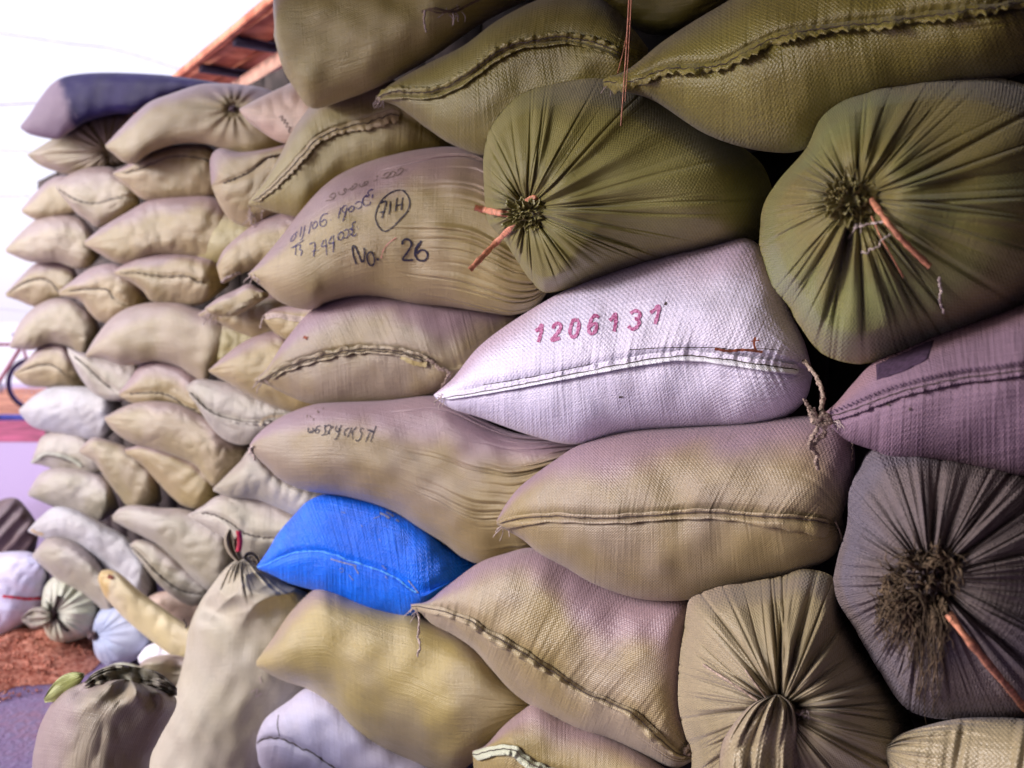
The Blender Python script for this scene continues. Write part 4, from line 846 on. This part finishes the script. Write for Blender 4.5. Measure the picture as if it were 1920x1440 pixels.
marks(s75, 'printed_pattern', 'thread', [([(200,1275),(212,1268),(222,1276)], 5), ([(235,1262),(246,1270)], 4), ([(252,1280),(262,1274)], 5), ([(192,1286),(204,1284)], 4)], 4, .004)
s76 = P('s76', 'rumpled dark tan sack squeezed between the light blue sack and the tall standing sack', [(252,1262),(270,1238),(305,1228),(345,1232),(372,1262)], [(254,1275),(285,1300),(325,1312),(370,1290)], mat='mauve', Z=2.5, H=.06, lump=3.5, fanR=1.2, fanL=1, group=G, tilt=-.2)
s74 = P('s74', 'small white sack end beside the yellow cloth roll', [(258,1232),(275,1212),(300,1204),(325,1214),(345,1240)], [(260,1242),(290,1258),(325,1256),(345,1248)], mat='hemwhite', Z=2.75, group=G)
s73 = ball('s73', 'light blue tied sack between the greenish tied sack and the yellow roll', [(172,1190),(178,1160),(195,1138),(225,1128),(262,1150),(290,1180),(296,1205),(270,1228),(235,1246),(205,1250),(180,1230)], (180,1192), mat='skyblue', Z=2.95, nv=16, nth=220, nr=44, group=G, H=.13, dimple=.03)
rosette(s73, (176, 1192), 13, 'darkbrown', seed=3, stick=.03, rings=3)
s72 = ball('s72', 'greenish white tied sack with a dark cord, standing on the red gravel', [(78,1128),(84,1100),(105,1080),(140,1084),(175,1100),(196,1128),(190,1170),(165,1192),(120,1205),(92,1196),(80,1165)], (100,1150), mat='greenwhite', Z=3.12, nv=24, nth=260, nr=48, group=G, H=.15, amp=1.6, dimple=.05)
rosette(s72, (100, 1152), 12, 'darkbrown', seed=8, stick=.04, rings=3)
own(s72.string([(100,1152),(104,1135),(110,1118)], .006, .01, seed=3), 'tie_cord', 'thread', s72); own(s72.string([(100,1152),(115,1172),(128,1184)], .006, .01, seed=4), 'tie_cord', 'thread', s72)
f72 = P('f72', None, [(40,1158),(58,1142),(80,1138),(98,1150)], [(42,1166),(60,1178),(82,1174),(98,1158)], parent=s72.root, body='gathered_neck', mat='mauvemouth', Z=3.06, H=.03, back=.04, fanR=2, fanL=2, lump=2.5, custom=lambda IP, U, W: .012 * np.sin(W * 8 + U * 3))
s71 = P('s71', 'lilac sack with a magenta stripe, standing at the left edge', [(-60,1200),(-52,1100),(-40,1050),(0,1036),(50,1034),(80,1046)], [(0,1205),(60,1160),(88,1120),(92,1090),(92,1065),(84,1050)], mat='lilac', Z=3.3, H=.14, group=G, tilt=-.1, al=.08, ar=.2, fanR=.5)
marks(s71, 'magenta_stripe', 'redtag', [([(5,1118),(25,1120),(50,1123),(78,1122)], 5)], 5, .004)
s70 = P('s70', 'dark brown ribbed sack at the left edge, behind the lilac sack', [(-60,1010),(-30,960),(0,938),(30,934),(52,955),(72,985)], [(-58,1030),(-20,1075),(30,1075),(60,1050),(74,1000)], mat='darkbrown', Z=3.75, H=.16, group=G, custom=lambda IP, U, W: .012 * np.sin((IP[..., 0] + IP[..., 1] * .9) / 5.5), tilt=-.1)
s32 = P('s32', 'yellow roll of cloth slanting down to the tall standing sack', [(184,1080),(194,1069),(220,1072),(260,1106),(308,1142),(352,1172),(388,1196)], [(184,1090),(198,1120),(234,1160),(280,1199),(320,1228),(352,1246),(388,1258)], mat='yellow', Z=2.62, name='cloth_roll', cat='cloth roll', group=None, tilt=-.5, H=.06, al=.05, ar=.15, back=.1, lump=.6, fanL=.01, fanR=.01)
marks(s32, 'knot_mark', 'rust', [([(202,1080),(212,1084)], 8)], 8, .004)

# the far wall of sacks ------------------------------------------------
s33 = P('s33', 'peach sack below the brown ended sack, behind the tall standing sack', [(262,1132),(290,1112),(335,1108),(370,1125),(420,1150)], [(264,1145),(300,1170),(350,1185),(420,1180)], mat='peach', Z=2.85)
s34 = P('s34', 'long bright white sack with a yellow corner, curving down near the bottom left', [(52,994),(75,970),(105,950),(150,958),(194,983),(241,1010),(272,1050),(292,1090),(296,1110)], [(54,998),(90,1012),(130,1015),(168,1042),(205,1082),(235,1118),(255,1133),(278,1134),(295,1118)], mat='palewhite', rec=.14, recu=.8, al=.3, Z=3.02)
marks(s34, 'yellow_corner', 'yellow', [([(58,994),(68,999),(80,1002)], 6)], 6, .003); marks(s34, 'frayed_patch', 'yellowtan', [([(132,1022),(140,1030),(134,1040)], 6), ([(146,1026),(150,1036)], 5)], 6, .004)
s35 = P('s35', 'white sack directly beneath the long bright white one, above the greenish tied sack', [(60,1040),(90,1008),(130,1010),(165,1030),(192,1062),(212,1105),(220,1150)], [(62,1046),(90,1072),(120,1098),(150,1114),(180,1134),(205,1158),(218,1160)], mat='palecool', Z=3.05, H=.12)
s36 = P('s36', 'pale sack with a brownish right end, above the tall standing sack', [(210,968),(225,953),(252,947),(300,952),(350,955),(400,975),(440,1005),(446,1040)], [(212,976),(240,992),(290,1018),(330,1052),(365,1088),(395,1108),(430,1085),(445,1055)], mat='palecool', rec=.12, recu=.78)
s37 = P('s37', 'white grey sack with a drooping seam, left of the tall standing sack', [(243,1020),(262,1012),(300,1025),(350,1064),(395,1110)], [(245,1028),(270,1062),(300,1098),(330,1123),(358,1138),(380,1130),(396,1118)], [(244,1024),(262,1040),(295,1075),(330,1102),(360,1112),(396,1114)], mat='palecool')
seam(s37, 'line', .02, .9, rag=1.5)
s60 = P('s60', 'narrow sack slanting to a dark end, right of the grey sack with a curled hem', [(148,842),(175,820),(212,828),(252,845),(275,868),(296,898),(304,935)], [(150,850),(178,868),(198,898),(222,928),(240,950),(270,952),(302,942)], mat='pale', rec=.12, recu=.72)
s61 = P('s61', 'tan sack slanting down to a brown end, below the olive ended large one', [(234,842),(275,833),(333,852),(372,868),(400,886),(412,912),(413,935)], [(236,850),(268,874),(295,904),(320,930),(345,949),(378,956),(411,940)], mat='tan', rec=.12, recu=.74)
s62 = P('s62', 'plump pale sack low at the left, just above the long bright white sack', [(52,924),(76,888),(112,876),(156,880),(196,896),(216,928),(224,952)], [(54,930),(78,941),(117,957),(156,972),(190,977),(212,964),(224,958)], mat='palecool', rec=.1, recu=.78)
s59 = P('s59', 'grey sack with a curled open hem, at the left edge of the stack', [(60,862),(66,845),(80,818),(117,805),(152,814),(175,835),(200,870)], [(62,870),(77,872),(110,882),(145,888),(170,892),(198,882)], mat='palecool')
marks(s59, 'curled_hem', 'greenwhite', [([(70,858),(85,850),(110,853),(135,862),(152,874)], 6), ([(58,868),(66,862),(74,860)], 4)], 5, .012); marks(s59, 'hem_line', 'thread', [([(72,862),(88,855),(112,859),(134,868)], 2)], 2, .015)
s58 = P('s58', 'large tan sack with an olive right end, left of the sack marked KST', [(195,783),(227,765),(260,754),(300,752),(340,760),(387,784),(433,817),(467,832),(486,850)], [(197,789),(217,812),(250,832),(283,840),(333,857),(367,874),(400,912),(432,890),(487,858)], mat='pale', rec=.14, recu=.68, nu=150)
s57 = P('s57', 'pale lilac white sack with a dark right end, left edge, beside the red soil', [(35,769),(60,745),(93,727),(133,724),(187,729),(220,748),(236,775)], [(37,775),(60,799),(100,811),(140,818),(173,826),(205,818),(235,785)], mat='palewhite', rec=.12, recu=.72)
s56 = P('s56', 'small pinkish sack with a curved seam, left of the sack with a folded loop', [(223,736),(247,705),(267,681),(300,675),(340,688),(362,702),(384,722),(402,750)], [(225,744),(250,756),(283,760),(317,757),(350,770),(372,784),(390,786),(403,760)], [(224,740),(267,737),(300,737),(327,747),(347,763),(375,768),(402,755)], mat='tan')
seam(s56, 'line', .1, .8, rag=1.5)
s55 = P('s55', 'thin grey green sack wedged diagonally beside the olive ended small sack', [(126,652),(153,660),(187,668),(233,674),(262,690),(272,720)], [(128,664),(147,702),(167,730),(187,744),(217,752),(270,745)], [(127,658),(165,690),(200,722),(230,738),(271,732)], mat='palecool', rec=.06, recu=.75)
seam(s55, 'line', .1, .6)
s54 = P('s54', 'small tan sack with an olive right end, touching the parked bicycle', [(25,699),(50,675),(77,648),(110,644),(133,660),(152,690),(170,722)], [(27,706),(50,723),(83,726),(117,724),(140,732),(170,728)], [(26,702),(60,688),(95,684),(120,698),(170,725)], mat='tan', rec=.12, recu=.55)
seam(s54, 'line', .1, .62)
s53 = P('s53', 'plump cream sack at the left edge, above the small olive ended sack', [(18,647),(33,611),(58,581),(93,561),(127,560),(158,576),(182,600),(192,630)], [(20,653),(60,656),(93,645),(133,652),(153,668),(175,655),(191,640)], mat='pale', rec=.1, recu=.75)
s52 = P('s52', 'long arched tan sack at mid height, bending down to the folded loop sack', [(160,664),(180,631),(207,598),(240,577),(283,567),(333,567),(375,580),(420,596),(467,620),(492,640)], [(162,670),(193,673),(227,685),(260,683),(293,678),(333,687),(360,704),(384,716),(400,695),(433,660),(492,648)], mat='pale', rec=.14, recu=.68, nu=170, fanR=.3)
s51 = P('s51', 'small tan sack with an arched seam, leftmost of the sixth row from the top', [(10,550),(40,518),(67,494),(100,485),(133,497),(150,525)], [(12,556),(33,563),(67,575),(97,563),(120,557),(151,548)], [(11,553),(40,533),(73,523),(97,530),(112,547),(150,540)], mat='tan')
seam(s51, 'line', .05, .85)
s50 = P('s50', 'olive ended tan sack with a thin seam, left of the long level seam', [(110,546),(133,528),(167,504),(207,494),(240,506),(268,540),(285,565)], [(112,555),(150,564),(167,585),(187,603),(213,604),(245,588),(286,575)], [(111,550),(150,543),(200,543),(214,560),(250,575),(285,570)], mat='tan', rec=.1, recu=.6)
seam(s50, 'line', .1, .6)
s49 = P('s49', 'tan sack with a long level seam below the olive ended arched sack', [(214,508),(233,495),(267,478),(317,475),(367,479),(402,484),(430,505)], [(216,515),(243,528),(267,545),(287,566),(333,571),(367,573),(393,563),(430,535)], [(215,512),(258,511),(300,517),(350,517),(372,528),(430,522)], mat='tan', rec=.07, recu=.75)
seam(s49, 'band', .05, .78, 4, lift=.004, rag=.8)
s48 = P('s48', 'plump cream sack at the left edge, in the fifth row from the top', [(10,467),(40,435),(73,408),(107,400),(143,404),(170,425),(192,460)], [(12,473),(50,489),(77,493),(110,493),(143,504),(170,500),(192,475)], mat='pale', rec=.1, recu=.72)
s47 = P('s47', 'large arched tan sack with a brown right end, left of the No. 26 sack', [(157,454),(193,425),(233,401),(283,374),(333,367),(400,367),(440,390),(475,425)], [(159,460),(187,476),(220,493),(253,493),(300,481),(367,483),(405,492),(440,470),(475,440)], mat='tan', rec=.14, recu=.66, nu=150)
s46 = P('s46', 'small tan sack at the left edge with a creased tip, fourth row from the top', [(40,393),(63,365),(87,341),(110,330),(132,332),(150,350),(165,385)], [(42,399),(67,412),(97,411),(133,403),(165,395)], mat='tan')
s45 = P('s45', 'grey tan sack with a drooping thread line, left of the level sewn small sack', [(104,347),(133,325),(167,314),(207,313),(235,330),(262,362)], [(106,355),(140,396),(167,416),(187,426),(227,407),(263,383)], [(105,351),(130,368),(160,380),(187,380),(220,371),(262,370)], mat='pale')
seam(s45, 'line', .05, .8)
s44 = P('s44', 'tan sack with a straight broken seam, third row from the top', [(212,323),(240,308),(273,285),(317,273),(367,270),(395,276),(418,305)], [(213,329),(240,352),(267,373),(300,376),(350,373),(398,368),(418,345)], [(212,326),(250,319),(283,307),(323,293),(367,295),(395,304),(418,320)], mat='tan')
seam(s44, 'band', .08, .9, 4, lift=.004, rag=1)
s43 = P('s43', 'peach tan sack with a scribbled mark, tucked under the big plump sack', [(448,204),(483,185),(533,161),(560,150),(590,160),(640,200)], [(450,209),(467,229),(493,249),(520,265),(545,270),(580,262),(640,230)], mat='peach', H=.08)
marks(s43, 'scribble', 'inkfaint', [[(523,220),(530,218),(528,226),(536,224),(532,232),(540,230),(536,238),(545,238),(541,246),(548,250)]], 1.6)
s42 = P('s42', 'tan sack tied with a small dark knot, directly under the roof end', [(197,272),(227,240),(255,212),(283,190),(317,177),(367,160),(400,156),(450,158),(505,168),(545,195),(560,240)], [(199,278),(213,289),(233,305),(255,305),(283,286),(333,270),(383,270),(433,284),(475,296),(520,290),(560,262)], mat='tan', rec=.1, recu=.72, nu=150,
  custom=lambda IP, U, W: -.03 * np.exp(-(((IP[..., 0] - 437) / 14) ** 2 + ((IP[..., 1] - 204) / 12) ** 2)) + .006 * np.sin(np.arctan2(IP[..., 1] - 204, IP[..., 0] - 437) * 13) * np.exp(-(((IP[..., 0] - 437) / 60) ** 2 + ((IP[..., 1] - 204) / 60) ** 2)))
rosette(s42, (438, 204), 10, 'darkbrown', seed=3, stick=.02, rings=3)
s41 = ball('s41', 'pinkish sack gathered at its right side, under the navy sack', [(50,290),(80,272),(112,252),(143,230),(180,210),(215,206),(252,214),(268,245),(262,285),(233,309),(200,318),(172,323),(140,326),(110,323),(73,309)], (202,284), mat='pale', nv=26, nth=300, nr=54, H=.12, amp=1.4, dimple=.03)
s40 = P('s40', 'navy sack, one end painted pale mauve as if lit, topmost at the far left against the sky', [(38,237),(57,212),(75,184),(100,155),(133,141),(200,136),(300,140),(367,148),(430,158)], [(40,242),(60,253),(107,261),(130,248),(167,227),(213,215),(255,212),(300,192),(367,170),(430,164)], mat='navy', al=.25, ar=.3, nu=130)
s38 = P('s38', 'tan sack filling in behind the large arched one and the No. 26 sack', [(350,400),(400,390),(460,395),(520,430)], [(350,480),(400,500),(460,505),(520,480)], mat='olivetan', Z=2.75)
s39 = P('s39', 'tan sack filling in behind the torn mouthed sack', [(380,610),(420,600),(480,610),(520,640)], [(380,680),(420,700),(470,690),(520,670)], mat='olivetan', Z=2.7)
s27 = P('s27', 'brownish tan sack at the bottom right corner under the frayed grey sack', [(1655,1400),(1700,1372),(1780,1350),(1850,1345),(1930,1350),(2010,1380)], [(1658,1420),(1700,1500),(1820,1580),(1930,1580),(2010,1500)], mat='balltan', off=.02, al=.25, fanL=1.0,
  custom=lambda IP, U, W: .0045 * n1((IP[..., 0] + .25 * IP[..., 1]) / 60, 9, 1.1) * n1(IP[..., 0] / 100, 4, 1))

# red gravel heap, bicycle far left
def heap():
    n = 70; r = np.random.RandomState(2); mbh = MB()
    c0 = cpt(95, 1215, 3.25); 
    V = []; a = np.linspace(0, 6.2832, 60, endpoint=False); base_z = 0
    rings = np.linspace(0, 1, 26); R1 = .36 * (1 + .22 * n1(a / 6.28, 4, 3)); 
    X = -1.92 + (rings[:, None] * R1[None] * np.cos(a)[None]) * .92; Y = 3.05 + rings[:, None] * R1[None] * np.sin(a)[None] * 1.25
    Zs = .055 * (1 - rings[:, None] ** 2) + .012 * n2(X, Y, 6, 9) * (1 - rings[:, None]) + .002
    mbh.add(np.stack([X, Y, Zs], -1).reshape(-1, 3), grid_faces(26, 60, True))
    for k in range(2200):
        q = r.rand() ** .6; aa = r.uniform(0, 6.28); rr = .40 * q; x = -1.92 + rr * math.cos(aa) * .92; y = 3.05 + rr * math.sin(aa) * 1.25; z = .055 * (1 - q * q) + .002; s_ = r.uniform(.002, .006)
        d = r.normal(size=(3, 3)); d /= np.linalg.norm(d, axis=1, keepdims=True); mbh.box([x, y, max(z, .006)], d[0] * s_, d[1] * s_ * .7, d[2] * s_ * .6)
    plain('redgravel', (.62, .18, .11), .95, .3, 60, .6, second=(.75, .34, .24))
    tag(mbh.build('red_gravel', 'redgravel', None, False), 'heap of crushed red gravel on the ground at the lower left', 'gravel', None, 'stuff')
heap()
plain('bikeblue', (.05, .04, .20), .4, .2, 20, 0); plain('bikered', (.28, .02, .08), .45, .2, 20, 0); plain('rubber', (.03, .015, .05), .7, .2, 40, 0); plain('rimchrome', (.5, .48, .6), .3, .1, 20, 0, spec=.8)
def bike():
    c = cpt(60, 688, 11.5); gx = c[0]; gy = c[1]; rt = .36
    root = empty('bicycle', (gx - .5, gy, 0), 'dark red and blue bicycle parked beyond the stack at the left edge', 'bicycle')
    def wheel(cx):
        a = np.linspace(0, 2 * math.pi, 49); mb = MB(); V, f = tube(np.stack([cx + rt * np.cos(a), 0 * a + gy, rt + .02 + rt * np.sin(a)], 1), .028, 8); mb.add(V, f); o = mb.build('tyre', 'rubber'); adopt(o, root)
        mb = MB(); V, f = tube(np.stack([cx + (rt - .035) * np.cos(a), 0 * a + gy, rt + .02 + (rt - .035) * np.sin(a)], 1), .014, 6); mb.add(V, f); r_ = mb.build('rim', 'bikeblue'); adopt(r_, root)
        mb = MB()
        for k in range(20):
            b = k * .314; V, f = tube([(cx, gy + .02 * (-1) ** k, rt + .02), (cx + (rt - .04) * math.cos(b), gy, rt + .02 + (rt - .04) * math.sin(b))], .003, 4); mb.add(V, f)
        o = mb.build('spokes', 'rimchrome'); adopt(o, root)
    wheel(gx); wheel(gx - 1.08); h = rt + .02
    mb = MB(); A = (gx - .12, gy, .95); Bq = (gx - .62, gy, .95); C = (gx - .55, gy, .32); Dq = (gx - 1.08, gy, h)
    for p0, p1, r_ in ((A, Bq, .022), (A, C, .026), (Bq, C, .022), (C, Dq, .016), (Bq, Dq, .014), (A, (gx, gy, h), .018), (A, (gx - .16, gy, 1.08), .018)):
        V, f = tube([p0, tuple(np.mean([p0, p1], 0)), p1], r_, 8); mb.add(V, f)
    o = mb.build('frame', 'bikered'); adopt(o, root)
    mb = MB(); V, f = tube(spline([(gx + .02, gy - .3, 1.04), (gx - .1, gy - .25, 1.1), (gx - .16, gy, 1.1), (gx - .1, gy + .25, 1.1), (gx + .02, gy + .3, 1.04)], 20), .016, 8); mb.add(V, f); o = mb.build('handlebar', 'bikeblue'); adopt(o, root)
    mb = MB(); mb.box((gx - .66, gy, 1.03), (.13, 0, 0), (0, .07, 0), (0, 0, .03)); o = mb.build('saddle', 'rubber'); 
    bv = o.modifiers.new('round', 'BEVEL'); bv.width = .025; bv.segments = 3; adopt(o, root)
    mb = MB(); V, f = tube([(gx - .55, gy - .08, .32), (gx - .55, gy + .08, .32)], .09, 16); mb.add(V, f); o = mb.build('chainring', 'rimchrome'); adopt(o, root)
bike()
